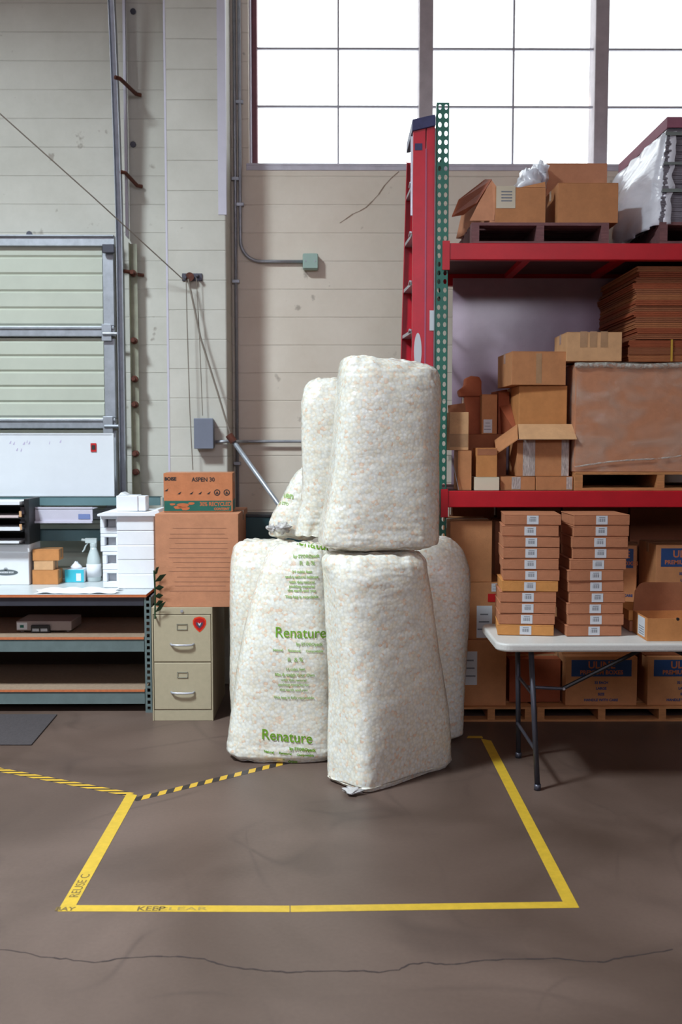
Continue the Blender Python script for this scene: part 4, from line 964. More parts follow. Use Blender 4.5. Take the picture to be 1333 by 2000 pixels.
m = MB(); m.prism([(-.008, Z(257, LY)), (xb-xa+.003, Z(246, LY)), (xb-xa+.003, Z(229, LY)), (xb-xa-.002, Z(224, LY)), (-.006, Z(234, LY))], (0, -.012, 0), (1, 0, 0), (0, 0, 1), (0, .46, 0)); obj('top_cap', m, NAVYCAP, t, bevel=.004)
q = P(816.5, 686, LY-.003)
m = MB(); m.add([(q.x-xa+.023*math.cos(i*PI/12), -.0025, q.z+.11*math.sin(i*PI/12)) for i in range(24)], [tuple(range(24))]); obj('oval_label', m, LABEL, t)
q = P(843.5, 626, LY-.003); m = MB(); m.box(q.x-xa-.012, q.x-xa+.014, -.003, -.0005, q.z-.06, q.z+.06); obj('white_label', m, LABEL, t)
q = P(818, 287, LY); m = MB(); m.box(q.x-xa-.022, q.x-xa+.022, -.0025, -.0005, q.z-.02, q.z+.02); obj('dark_decal', m, NAVYCAP, t)

# ------------------------------------------------------------------ pallet rack
RY = 6.02; RB = 7.03
rx0, rx1 = X(852, RY, 500), X(876, RY, 500)
zl = Z(959, RY); zu = Z(475, RY)
rack = thing('pallet_rack', 'green and red steel pallet rack filled with cartons on the right', 'pallet rack', (rx0, RY, 0))
ro = Vector((rx0, RY, 0))
def RL(mb): mb.v = [(a-ro.x, b-ro.y, c-ro.z) for a, b, c in mb.v]; return mb
RACKW = 2.75
def post(x0, y, sgn, ht, mt, name='upright_post'):
    """punched post: front face with two columns of teardrop holes, two side flanges"""
    wd = rx1-rx0; m = MB(); p = .0508; n = int(ht/p)
    def cell(xc, zc, hx, hz, r, yy):
        K_ = 8; vs = []; fs = []
        outer = [(xc-hx, zc-hz), (xc, zc-hz), (xc+hx, zc-hz), (xc+hx, zc), (xc+hx, zc+hz), (xc, zc+hz), (xc-hx, zc+hz), (xc-hx, zc)]
        ang = [PI*1.25, PI*1.5, PI*1.75, 0, PI*.25, PI*.5, PI*.75, PI]
        inner = [(xc+r*math.cos(a), zc+r*1.5*math.sin(a)) for a in ang]
        for i in range(8):
            j = (i+1) % 8
            m.add([(outer[i][0], yy, outer[i][1]), (outer[j][0], yy, outer[j][1]), (inner[j][0], yy, inner[j][1]), (inner[i][0], yy, inner[i][1])], [(0, 1, 2, 3)])
            m.add([(inner[i][0], yy, inner[i][1]), (inner[j][0], yy, inner[j][1]), (inner[j][0], yy+sgn*.002, inner[j][1]), (inner[i][0], yy+sgn*.002, inner[i][1])], [(0, 1, 2, 3)])
            m.add([(outer[i][0], yy+sgn*.002, outer[i][1]), (outer[j][0], yy+sgn*.002, outer[j][1]), (inner[j][0], yy+sgn*.002, inner[j][1]), (inner[i][0], yy+sgn*.002, inner[i][1])], [(3, 2, 1, 0)])
    off = ht-n*p
    for i in range(n):
        zc = off+(i+.5)*p
        for s in (0, 1): cell(x0+wd*(.25+.5*s), zc, wd*.25, p/2, .0105, y)
    m.box(x0, x0+wd, min(y, y+sgn*.002), max(y, y+sgn*.002), 0, off)
    m.box(x0, x0+.002, min(y, y+sgn*.06), max(y, y+sgn*.06), 0, ht); m.box(x0+wd-.002, x0+wd, min(y, y+sgn*.06), max(y, y+sgn*.06), 0, ht)
    o = obj(name, RL(m), mt, rack); return o
ph = Z(200, RY)
POSTM = GREEN
for x in (rx0, rx0+RACKW):
    post(x, RY, 1, ph, POSTM); post(x, RB, -1, ph-.02, POSTM)
    for zz in (.2, 1.0, 1.8, 2.6, 3.4):
        m = MB(); m.cyl((x+.038, RY+.06, zz), (x+.038, RB-.06, zz), .014, 8); obj('brace', RL(m), POSTM, rack)
        if zz < 3: m = MB(); m.cyl((x+.038, RY+.06, zz+.03), (x+.038, RB-.06, zz+.77), .014, 8); obj('brace', RL(m), POSTM, rack)
    for y in (RY, RB): 
        m = MB(); m.box(x, x+.1, y-.05, y+.05, 0, .006); obj('foot_plate', RL(m), POSTM, rack)
for z, bh in ((zl, Z(959, RY)-Z(991, RY)), (zu, Z(474, RY)-Z(507, RY))):
    for y, s in ((RY-.012, 1), (RB-.038, -1)):
        m = MB(); x0 = rx1-.034 if s > 0 else rx1-.02
        m.box(x0, rx0+RACKW, y, y+.05, z-bh, z); b_ = obj('beam', RL(m), RED, rack, bevel=.005)
        m = MB(); m.box(x0-.002, x0+.042, y-.006 if s > 0 else y+.05, y if s > 0 else y+.056, z-bh-.06, z+.012)
        obj('beam_connector', RL(m), RED, b_, bevel=.002)
    m = MB(); m.box(rx1+.004, rx0+RACKW-.03, RY+.04, RB-.04, z-.018, z-.001); obj('deck_board', RL(m), GREYPLY, rack)
    for k in range(4):
        m = MB(); xx = rx1+.5+k*.6; m.box(xx, xx+.05, RY+.04, RB-.04, z-.05, z-.019); obj('deck_support', RL(m), RED, rack)
# small tag on the connector
zs_l = zl; zs_u = zu

def pallet(label, x0, x1, y0, d_, z0, h_, mt, bl=3):
    t = thing('pallet', label, 'pallet', ((x0+x1)/2, y0+d_/2, z0), 0); hw = (x1-x0)/2; hd = d_/2; b = h_*.14
    for i in range(7):
        y = -hd+i*(d_-.09)/6; m = MB(); m.box(-hw, hw, y, y+.09, h_-b, h_); obj('deck_slat', m, mt, t)
    for i in range(3):
        y = -hd+i*(d_-.09)/2; m = MB(); m.box(-hw, hw, y, y+.09, 0, b); obj('bottom_slat', m, mt, t)
    for i in range(bl):
        x = -hw+i*(2*hw-.045)/(bl-1); m = MB(); m.box(x, x+.045, -hd, hd, b+.0005, h_-b-.0005); obj('stringer', m, mt, t)
    return t

# ---- upper level
zU = zs_u+.001
y0 = RY+.03
x0, x1 = X(922, y0, 450), X(1190, y0, 450); hp = Z(434, y0)-zU
pallet('shade-toned wooden pallet under the two open cartons on the upper rack level', x0, x1, y0, .9, zU, hp, WOODSH)
zc = zU+hp+.001
# open carton with hanging flap
yA = y0+.03
xa0, xa1 = X(968, yA, 400), X(1066, yA, 400); hA = Z(366, yA)-zc; wA = xa1-xa0; dA = .5
t = thing('open_carton', 'open kraft carton with label and flap hanging left, on the upper rack pallet', 'box', ((xa0+xa1)/2, yA+dA/2, zc))
m = MB(); hw = wA/2; hd = dA/2; th = .005
m.box(-hw, hw, -hd, -hd+th, 0, hA); m.box(-hw, hw, hd-th, hd, 0, hA-.0); m.box(-hw, -hw+th, -hd+th, hd-th, 0, hA); m.box(hw-th, hw, -hd+th, hd-th, 0, hA); m.box(-hw+th, hw-th, -hd+th, hd-th, 0, th)
obj('body', m, K1, t)
m = MB(); m.add([(-hw, -hd, 0), (-hw-.03, -hd+.0, .0), (-hw-.18, -hd+.45, .0), (-hw, hd, 0), (-hw, -hd, hA), (-hw-.03, -hd+.05, hA+.02), (-hw-.14, -hd+.4, hA-.01), (-hw, hd, hA)], [(0,1,2,3),(7,6,5,4),(0,4,5,1),(1,5,6,2),(2,6,7,3)]); obj('bulging_side', m, K3, t)
def quadslab(pts, n, th, name, mt, par):
    n = Vector(n).normalized()*th; pts = [Vector(p) for p in pts]; k = len(pts)
    m = MB(); m.add(pts+[p+n for p in pts], [tuple(range(k-1, -1, -1)), tuple(range(k, 2*k))]+[(i, (i+1) % k, k+(i+1) % k, k+i) for i in range(k)]); return obj(name, m, mt, par)
def loc(t, u, v, Y): return P(u, v, Y)-t.location
quadslab([loc(t, 961, 352, yA+.1), loc(t, 948, 352, yA+.25), loc(t, 896, 392, yA+.32), loc(t, 883, 424, yA+.3), loc(t, 906, 420, yA+.2), loc(t, 932, 398, yA+.08)], (0, -.4, 1), .006, 'flap', K6, t)
quadslab([loc(t, 935, 397, yA+.02), loc(t, 961, 352, yA+.02), loc(t, 970, 364, yA+.0), loc(t, 966, 431, yA+.0), loc(t, 918, 431, yA+.03)], (0, 1, 0), .006, 'torn_side_panel', K3, t)
quadslab([(-hw+.0, -hd, hA+.002), (hw, -hd, hA+.002), (hw, -hd+.02, hA+.04), (-hw+.12, -hd+.02, hA-.0)], (0, 1, 0), .004, 'flap', K1, t)
q0, q1 = loc(t, 970, 362, yA), loc(t, 1007, 407, yA)
m = MB(); m.box(q0.x, q1.x, -hd-.002, -hd-.0003, q1.z, q0.z-.005); l = obj('document_pouch', m, mat('olive_pouch', srgb(188, 176, 150), rough=.25, coat=.5), t)
m = MB(); [m.box(q0.x+.03, q1.x-.02, -hd-.003, -hd-.0022, q1.z+.04+i*.018, q1.z+.047+i*.018) for i in range(4)]; obj('print', m, GREYPRINT, l)
# film clump
def clump(name, label, c, rx, ry, rz_, seed, mt, cat='film'):
    m = MB(); A, B_ = 20, 14
    for i in range(B_+1):
        ph_ = PI*i/B_
        for j in range(A):
            a = 2*PI*j/A; d = Vector((math.sin(ph_)*math.cos(a), math.sin(ph_)*math.sin(a), math.cos(ph_)))
            k = 1+.45*noise.noise(d*2.2+Vector((seed, 0, 0)))+.2*noise.noise(d*6+Vector((seed, 0, 0)))
            m.v.append(Vector((d.x*rx*k, d.y*ry*k, max(d.z*rz_*k, -rz_*.8))))
    for i in range(B_):
        for j in range(A): m.f.append((i*A+j, i*A+(j+1) % A, (i+1)*A+(j+1) % A, (i+1)*A+j))
    o = obj(name, m, mt, smooth=True); o.location = c; tag(o, label, cat); return o
q = P(1040, 362, yA+.3); clump('crumpled_film', 'crumpled translucent film spilling out of the open carton', (q.x-.02, q.y, q.z+.0), .08, .14, .09, 2, WRAPW)
q = P(1063, 342, yA+.3); clump('crumpled_film', 'crumpled translucent film bunched beside the higher carton on the upper level', (q.x-.02, q.y+.05, q.z), .05, .12, .085, 5, WRAPW)
t = cpx('carton', 'kraft carton at the front right of the upper rack pallet', 1091, 1209, 356, zc, yA-.02, .42, mt=K1)
q = P(1068, 330, yA+.45)
t = cpx('carton', 'taller pinkish kraft carton behind the front right one on the upper level', 1068, 1187, 318, zc, yA+.42, .38, mt=K3)
# wrapped pallet of grey card at right
yP = RY+.02; xw0 = X(1290, yP, 450); wP = .9; dP = 1.0
pallet('wooden pallet under the film wrapped stack at the upper right', xw0+.0, xw0+wP, yP, dP, zU, .13, WOODSH)
zs0 = zU+.132; ztp = Z(232, yP); ns = 16; shh = (ztp-zs0)/ns
leanx = X(1306, yP, 232)-xw0
t = thing('wrapped_card_stack', 'tall stack of flat grey cartons wrapped in white film, upper right corner', 'stack of cartons', (xw0+wP/2, yP+dP/2, zs0))
m = MB()
for k in range(ns*3):
    z = k*shh/3; dx = leanx*k/(ns*3)+random.uniform(-.006, .006)
    m.box(-wP/2+dx, wP/2+dx, -dP/2+random.uniform(0, .01), dP/2, z+.0005, z+shh/3-.0005)
obj('flat_cartons', m, GREYST, t)
m = MB(); m.box(-wP/2+leanx-.004, wP/2+leanx, -dP/2-.006, dP/2, ztp-zs0+.001, ztp-zs0+.012); m.box(-wP/2+leanx-.01, -wP/2+leanx-.003, -dP/2-.006, dP/2, ztp-zs0-.055, ztp-zs0+.012); m.box(-wP/2+leanx-.01, wP/2+leanx, -dP/2-.012, -dP/2-.004, ztp-zs0-.05, ztp-zs0+.012); obj('top_cover', m, MAUVE, t)
# film sheet on left face, bulging and creased
m = MB(); nu, nv = 30, 40
for j in range(nv+1):
    f = j/nv
    for i in range(nu+1):
        g = i/nu   # 0 front .. 1 back
        z = -.13+.0+(ztp-zs0-.07+.13)*f
        zlow = -.13+.2*(1-g)**1.0*(1-f)*0
        bul = .03+.10*math.sin(PI*min(1, g*1.1))*math.sin(PI*min(1, f*1.05+.05))*1.0+.11*g*(1-f)*.8
        bul += .022*noise.noise(Vector((g*3+f*4, f*3-g*4, 1)))+.012*noise.noise(Vector((g*9+f*10, f*2, 4)))
        dx = leanx*max(0, f)
        y = -dP/2+.002+dP*g-(.012 if i == 0 else 0)
        if i == 0: bul = -.05+.03*noise.noise(Vector((f*9, 0, 3)))
        m.v.append((-wP/2+dx-bul, y if i else -dP/2-.012, z))
for j in range(nv):
    for i in range(nu):
        f = j/nv; g = i/nu
        if f < .16*(1-g) : continue
        k = j*(nu+1)+i; m.f.append((k, k+1, k+nu+2, k+nu+1))
fs_ = obj('white_film', m, WRAPW, t, smooth=True); sm = fs_.modifiers.new('s', 'SOLIDIFY'); sm.thickness = .001
for k, (z, hh) in enumerate(((.5, .02), (.33, .015), (.17, .02))):
    m = MB(); m.box(-wP/2+leanx*z-.003, wP/2+leanx*z, -dP/2-.016, -dP/2-.013, z, z+hh); obj('film_band', m, mat('greenish_film', srgb(124, 132, 130), rough=.2, coat=1), t)

# ---- lower level
zL = zs_l+.001
yw = RY+.03
xw0 = X(1125, yw, 800); wW = 1.05; dW = .86; hpl = Z(922, yw)-zL
pallet('pale wooden pallet under the big wrapped carton on the middle rack level', xw0+.005, xw0+wW, yw, dW, zL, hpl, WOOD)
zb = zL+hpl+.001; hw_ = Z(710, yw)-zb
t = carton('wrapped_carton', 'big kraft carton in shiny stretch wrap on the middle rack level', xw0+wW/2, yw+.01, zb, wW, dW-.02, hw_, K3, tape=False)
def film_box(par, w_, d_, h_, off, mt, seed=1, name='stretch_film', lift=.0):
    """creased wrap around front, left side and top edge"""
    m = MB(); nx, nz = 60, 36
    for j in range(nz+1):
        for i in range(nx+1):
            s = i/nx*(w_+d_)-d_; z = .003+(h_+.009)*j/nz
            p = Vector((s*3, z*3, seed)); b = off+.012*max(0, noise.noise(p*1.5+Vector((0, 0, 3))))+.007*noise.noise(Vector((s*2+z*5, z*9-s*6, seed)))
            if j == nz: b = -.04; z += .012*noise.noise(Vector((s*5, 1, seed)))
            if j == nz-1: z += .01*noise.noise(Vector((s*7, 2, seed)))
            b = max(b, .002) if j < nz-1 else b
            if s < 0: m.v.append((-w_/2-b, -d_/2-s, z))
            else: m.v.append((-w_/2+s if i < nx else w_/2+.003, -d_/2-b, z))
    for j in range(nz):
        for i in range(nx): k = j*(nx+1)+i; m.f.append((k, k+1, k+nx+2, k+nx+1))
    return obj(name, m, mt, par, smooth=True)
film_box(t, wW, dW-.02, hw_, .006, WRAP)
m = MB(); nn = 60     # thick rolled film along the top edge and a rope of film low down
m.tube([(-wW/2-.008+i/nn*wW, -(dW-.02)/2-.008-.004*math.sin(i*.7), hw_-.012+.004*math.sin(i*.2)+.004*noise.noise(Vector((i*.3, 0, 0)))) for i in range(nn+1)], .017, 8)
obj('rolled_film_edge', m, film('rolled_film', srgb(206, 212, 206), .5, .3, scale=30), t, smooth=True)
m = MB(); m.tube([(-wW/2-.006+i/nn*wW, -(dW-.02)/2-.018, .03+.012*math.sin(i*.13)+.15*(i/nn)**1.3) for i in range(nn+1)], .0055, 6); obj('film_rope', m, film('film_rope', srgb(206, 206, 200), .4, .35, scale=12), t, smooth=True)
ztW = zb+hw_+.018
t = cpx('carton', 'kraft carton with three tape blotches sitting on the wrapped carton left end', 1108, 1216, 648, ztW, yw+.04, .34, mt=K5)
m = MB()
for u in (1141, 1160, 1181):
    q = P(u, 662, yw+.04)-t.location; m.box(q.x-.022, q.x+.022, -.1713, -.1702, q.z-.05, q.z+.045)
obj('tape_blotch', m, TAPE, t)
# flattened cartons: lower strapped bundle + upper layers
yfl = yw+.06; xs0 = X(1229, yfl, 690)
nb = 9; z = ztW; zt1 = Z(664, yfl); st = (zt1-z)/nb
GL = 'flattened kraft carton layered in the strapped lower bundle on the wrapped carton'
proto = None
ORD = ['first', 'second', 'third', 'fourth', 'fifth', 'sixth', 'seventh', 'eighth', 'ninth', 'tenth', 'eleventh', 'twelfth', 'thirteenth']
for k in range(nb):
    w2 = .92; d2 = .5
    GL = 'flattened kraft carton, %s from the bottom in the yellow strapped bundle' % ORD[k]
    if proto is None or k % 3 == 0:
        t = thing('flattened_carton', GL, 'flat box', (0, 0, 0), 0, 'flattened cartons in the strapped bundle')
        m = MB(); m.box(0, w2, 0, d2, 0, st*.42); m.box(0, w2, 0, d2, st*.5, st*.94); m.box(.002, w2, d2-.01, d2-.001, st*.4, st*.52); obj('sheets', m, [K7, K4, K6][(k//3) % 3], t, bevel=.001)
        proto = t; t.location = (xs0+random.uniform(-.006, .006), yfl+random.uniform(0, .008), z)
    else: dup(proto, (xs0+random.uniform(-.006, .006), yfl+random.uniform(0, .008), z), 0, GL)
    z += st
q = P(1312, 690, yfl)
m = MB(); m.box(q.x-.006, q.x+.006, yfl-.006, yfl-.004, ztW+.0, z+.003); m.box(q.x-.006, q.x+.006, yfl-.006, yfl+.5, z+.003, z+.004); tag(obj('strap', m, YSTRAP), 'yellow plastic strap around the lower bundle of flattened cartons', 'strap')
z += .006
x_up = X(1246, yfl, 560); zt2 = zs_u-.115; nb = 13; st = (zt2-z)/nb
GL = 'flattened kraft carton in the loose upper pile beneath the upper beam'
zpiv = z
for k in range(nb):
    f = k/nb; d2 = .55+.5*min(1, max(0, (f-.1)*2.2)); x0k = x_up-.03*(1-f)*0-.02+.05*abs(.5-f)+random.uniform(-.012, .012)
    GL = 'flattened kraft carton, %s from the bottom in the loose pile under the upper beam' % ORD[k]
    t = thing('flattened_carton', GL, 'flat box', (x0k, yfl+random.uniform(0, .012), z), 0, 'flattened cartons in the loose upper pile')
    m = MB(); w2 = .9
    for q_ in range(3): m.box(random.uniform(-.006, .006), w2, 0, d2-.07*(k % 3 == 0), q_*st/3+.0004, (q_+1)*st/3-.0012)
    obj('sheets', m, [K4, K6, K7, K4, K6][k % 5], t, bevel=.0008)  # darker kraft tones carry the shade under the upper beam
    z += st
# left cartons of the lower level (back to front)
yb_ = RY+.05
# bottom film taped pair
t = cpx('carton', 'low kraft carton with silvery tape, standing directly on the shelf below the taped carton', 978, 1046, 931, zL, yb_+.03, .3, mt=K1, tape=False)
front_label(t, -.01, Z(944, yb_)-zL, .055, Z(931, yb_+.03)-zL-.008, .3, mt=CLEARFILM, name='silvery_tape', lines=0)
t = cpx('carton', 'low kraft carton with silvery tape at its right end, next to the wrapped pallet', 1048, 1120, 931, zL, yb_+.02, .3, mt=K1, tape=False)
front_label(t, .09, Z(944, yb_)-zL, .035, Z(931, yb_+.02)-zL-.008, .3, mt=CLEARFILM, name='silvery_tape', lines=0)
z1 = Z(931, yb_+.02)+.002
t = cpx('carton', 'kraft carton with two silvery film strips below the wide open carton', 1011, 1113, 859, z1, yb_+.04, .3, mt=K1, tape=False)
hc_ = Z(859, yb_+.04)-z1
front_label(t, -.087, hc_/2, .075, hc_-.004, .3, mt=CLEARFILM, name='silvery_tape', lines=0); front_label(t, .135, hc_/2, .045, hc_-.004, .3, mt=CLEARFILM, name='silvery_tape', lines=0)
z2 = z1+hc_+.002
# open carton with protruding flaps
yc2 = yb_+.06; x0 = X(1014, yc2, 800); x1 = X(1108, yc2, 800); hO = Z(753, yc2)-z2; wO = x1-x0; dO = .42
t = thing('open_carton', 'kraft carton lying on its side with flaps folded out, under the square one', 'box', ((x0+x1)/2, yc2+dO/2, z2))
hw = wO/2; hd = dO/2
m = MB(); m.box(-hw, hw, -hd, hd, .006, hO); obj('body', m, K2, t, bevel=.003)
quadslab([(-hw-.005, -hd-.01, hO*.27), (hw+.03, -hd-.01, hO*.27), (hw+.04, -hd-.10, hO*.0+.0), (-hw-.015, -hd-.10, .0)], (0, .4, 1), .006, 'front_flap', K5, t)
quadslab([(-hw-.008, -hd-.005, hO*.27), (-hw-.02, -hd-.10, 0), (-hw-.13, -hd+.02, -.09), (-hw-.12, -hd+.16, -.01)], (-.3, 0, 1), .006, 'left_flap', K1, t)
quadslab([(-hw-.001, -hd, .02), (-hw-.001, hd, .02), (-hw-.075, hd-.05, .04), (-hw-.12, hd, hO*.5), (-hw-.1, hd, hO-.02), (-hw-.001, hd, hO)], (-1, 0, 0), .004, 'side_panel', K6, t)
z3 = z2+hO+.002
t = cpx('carton', 'square kraft carton on top of the carton with folded out flaps', 997, 1104, 686, z3, yb_+.03, .4, mt=K1, rz=.05)
front_label(t, 0, (Z(686, yb_)-z3)*.5, .035, (Z(686, yb_)-z3)*.9, .4, mt=TAPE, name='packing_tape', lines=0)
# small white box and kraft box on it
t = cpx('white_box', 'small plain white box at the shelf edge', 928, 976, 932, zL, yb_+.0, .2, mt=mat('off_white_card', srgb(214, 204, 180), rough=.6), tape=False)
z1 = Z(932, yb_)+.001
t = cpx('carton', 'small upright kraft carton standing on the little white box', 932, 972, 875, z1, yb_+.01, .18, mt=K2, tape=False)
hh = Z(875, yb_+.01)-z1
front_label(t, 0, hh*.86, .118, hh*.22, .18, mt=KIN, name='dark_top_band', lines=0)
# dark carton behind
yk = yb_+.28
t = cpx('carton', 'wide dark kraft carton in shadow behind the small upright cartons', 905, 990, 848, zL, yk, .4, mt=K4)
z1 = Z(848, yk)+.001
t = cpx('carton', 'narrow kraft carton with barcode label standing on the dark one', 942, 972, 770, z1, yk+.02, .12, mt=K1, tape=False)
front_label(t, -.01, .05, .055, .085, .12)
t = cpx('carton', 'dark kraft carton with torn curved top behind the left cartons', 908, 946, 775, z1, yk+.1, .15, mt=K6)
zq = Z(775, yk+.1)+.001
m = MB(); q = P(925, 770, yk+.15); 
m.prism([(-.09, 0), (-.1, .04), (-.06, .07), (-.055, .12), (-.02, .135), (.035, .13), (.05, .1), (.05, .05), (.055, 0)], (q.x, yk+.12, zq), (1, 0, 0), (0, 0, 1), (0, .1, 0)); tag(obj('crumpled_kraft_paper', m, K6, bevel=.01), 'wad of dark kraft paper on the carton behind the left boxes', 'paper')
t = cpx('carton', 'dark red brown carton beside the labelled narrow one', 974, 996, 765, z1, yk+.06, .3, mt=K6)
# left: tall narrow carton with another leaning above
t = cpx('carton', 'tall narrow kraft carton next to the green rack post', 895, 922, 880, zL, yb_+.02, .2, mt=K1, tape=False)
z1 = Z(880, yb_+.02)+.002
x0 = X(878, yb_+.03, 840); x1 = X(916, yb_+.03, 840)
t = thing('open_carton', 'small open kraft carton with raised flap balanced on the tall narrow one', 'box', ((x0+x1)/2, yb_+.12, z1), -.0)
hw = (x1-x0)/2; hh = Z(805, yb_+.03)-z1
m = MB(); m.box(-hw, hw, -.09, .09, 0, hh); obj('body', m, K5, t, bevel=.003)
quadslab([(-hw, -.03, hh), (hw-.01, -.03, hh), (hw-.012, .0, hh+.06), (-hw, .0, hh+.045)], (0, 1, 0), .005, 'flap', KIN, t)
m = MB(); m.box(-hw+.004, hw-.004, -.0912, -.0902, .02, .1); obj('packing_tape', m, TAPE, t)
# small stick leaning at the left
m = MB(); a = P(884, 955, yb_+.0); b = P(876, 884, yb_+.02); m.cyl((X(897, yb_-.005), yb_-.005, zL+.003), (X(882, yb_, 900), yb_-.002, Z(890, yb_)), .002, 6); tag(obj('thin_rod', m, GALV), 'thin pale rod leaning by the rack post on the middle level', 'rod')
# glossy sheet standing behind
yg = RB-.09
x0, x1 = X(884, yg, 700), X(1290, yg, 700)
m = MB(); m.box(x0, x1, yg, yg+.006, zL, zs_u-.055); t = obj('glossy_sheet', m, PANELGL, bevel=.001); tag(t, 'tall glossy lavender sheet standing at the back of the middle rack level', 'panel')

# ---- floor level under the rack
yp = RY+.02
pa = pallet('wooden pallet on the floor under the labelled cartons left of the table legs', X(880, yp, 1400), X(1040, yp, 1400), yp, .95, .001, Z(1382, yp), WOOD)
pb_ = pallet('wooden pallet on the floor beneath the blue banded cartons', X(1050, yp, 1400), X(1420, yp, 1400), yp, .95, .001, Z(1382, yp), WOOD, bl=4)
zp = Z(1382, yp)+.003
ye = yp+.03
t = cpx('carton', 'bottom kraft carton with grey label on the left floor pallet', 893, 990, 1250, zp, ye, .4, mt=K1, tape=False)
hh = Z(1250, ye)-zp; q = P(919, 1305, ye)-t.location; front_label(t, q.x, q.z, .085, .21, .4)
z1 = zp+hh+.002
t = cpx('carton', 'middle kraft carton with slanted white label and red tag on the left floor pallet', 893, 985, 1138, z1, ye+.01, .4, mt=K1, tape=False)
hh = Z(1138, ye+.01)-z1
q = P(947, 1215, ye)-t.location; l = front_label(t, q.x, q.z, .095, .2, .4)
q = P(965, 1168, ye)-t.location; m = MB(); m.box(q.x-.035, q.x+.035, -.2022, -.2003, q.z-.025, q.z+.025); obj('red_tag', m, REDTAG, t)
q = P(969, 1148, ye)-t.location; front_label(t, q.x, q.z, .05, .05, .4, name='barcode_label', lines=2)
z1 = z1+hh+.002
t = cpx('carton', 'top kraft carton on the left floor pallet under the middle beam', 880, 962, 1018, z1, ye+.02, .4, mt=K1)
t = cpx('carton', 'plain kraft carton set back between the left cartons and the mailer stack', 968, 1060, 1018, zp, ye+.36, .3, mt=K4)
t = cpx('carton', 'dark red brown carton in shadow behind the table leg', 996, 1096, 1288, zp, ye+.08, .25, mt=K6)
for (u0, u1, vt, lab, mk) in ((884, 966, 990, 'tall dark kraft carton added as shade fill behind the left floor pallet cartons', K4), (972, 1096, 991, 'broad dark kraft carton added as shade fill behind the left mailer stack', K4), (1100, 1228, 991, 'dark kraft carton added as shade fill behind the right mailer stack', K6), (1232, 1420, 992, 'wide dark kraft carton added as shade fill at the right picture edge', K4)):
    cpx('carton', lab, u0, u1, vt, zp, RY+.72, .2, mt=mk)  # back row added to make the gap below the beam dark
def blue_carton(label, u0, u1, vt, z0, yf, d_, rz=0, text=True):
    t = cpx('banded_carton', label, u0, u1, vt, z0, yf, d_, mt=K1, rz=rz, group='cartons with blue printed band')
    w_ = X(u1, yf, vt)-X(u0, yf, vt); h_ = Z(vt, yf)-z0
    m = MB(); m.box(-w_*.42, w_*.42, -d_/2-.0012, -d_/2-.0003, h_*.60, h_*.94); b_ = obj('blue_band', m, BLUEBAND, t)
    m = MB(); flat_text(m, 'ULINE', .062, 0, -d_/2-.002, h_*.83, .0013); flat_text(m, 'PREMIUM BOXES', .036, 0, -d_/2-.002, h_*.68, .001); obj('band_lettering', m, ORANGEP, b_)
    m = MB()
    for k, s in enumerate(('32 EACH', 'LARGE', 'SIZE', 'HANDLE WITH CARE')): flat_text(m, s, .022, 0, -d_/2-.0012, h_*(.47-.12*k), .001)
    obj('printed_lettering', m, BLUEBAND, t); return t
hcar = Z(1284, ye)-zp
blue_carton('blue banded carton on the floor pallet directly right of the front table leg', 1106, 1246, 1284, zp, ye, .42)
blue_carton('blue banded carton on the floor pallet at the right picture edge', 1267, 1408, 1284, zp, ye, .42)
z1 = zp+hcar+.002
for (u0, u1, lab, mt_, yo) in ((1100, 1240, 'plain kraft carton stacked on the blue banded carton behind the table top', K1, .08), (1262, 1408, 'plain kraft carton stacked at the right edge behind the table top', K4, .04)):
    t = cpx('carton', lab, u0, u1, 1190 if u0 < 1200 else 1175, z1, ye+yo, .4, mt=mt_)
z2 = Z(1190, ye+.08)+.012
blue_carton('tilted dark blue banded carton right behind the right mailer stack', 1180, 1256, 1065, z2, ye+.3, .26, rz=-.32)
z2 = Z(1175, ye+.04)+.003
blue_carton('blue banded carton above the open mailer box at the right edge', 1283, 1400, 1065, z2, ye+.1, .35)

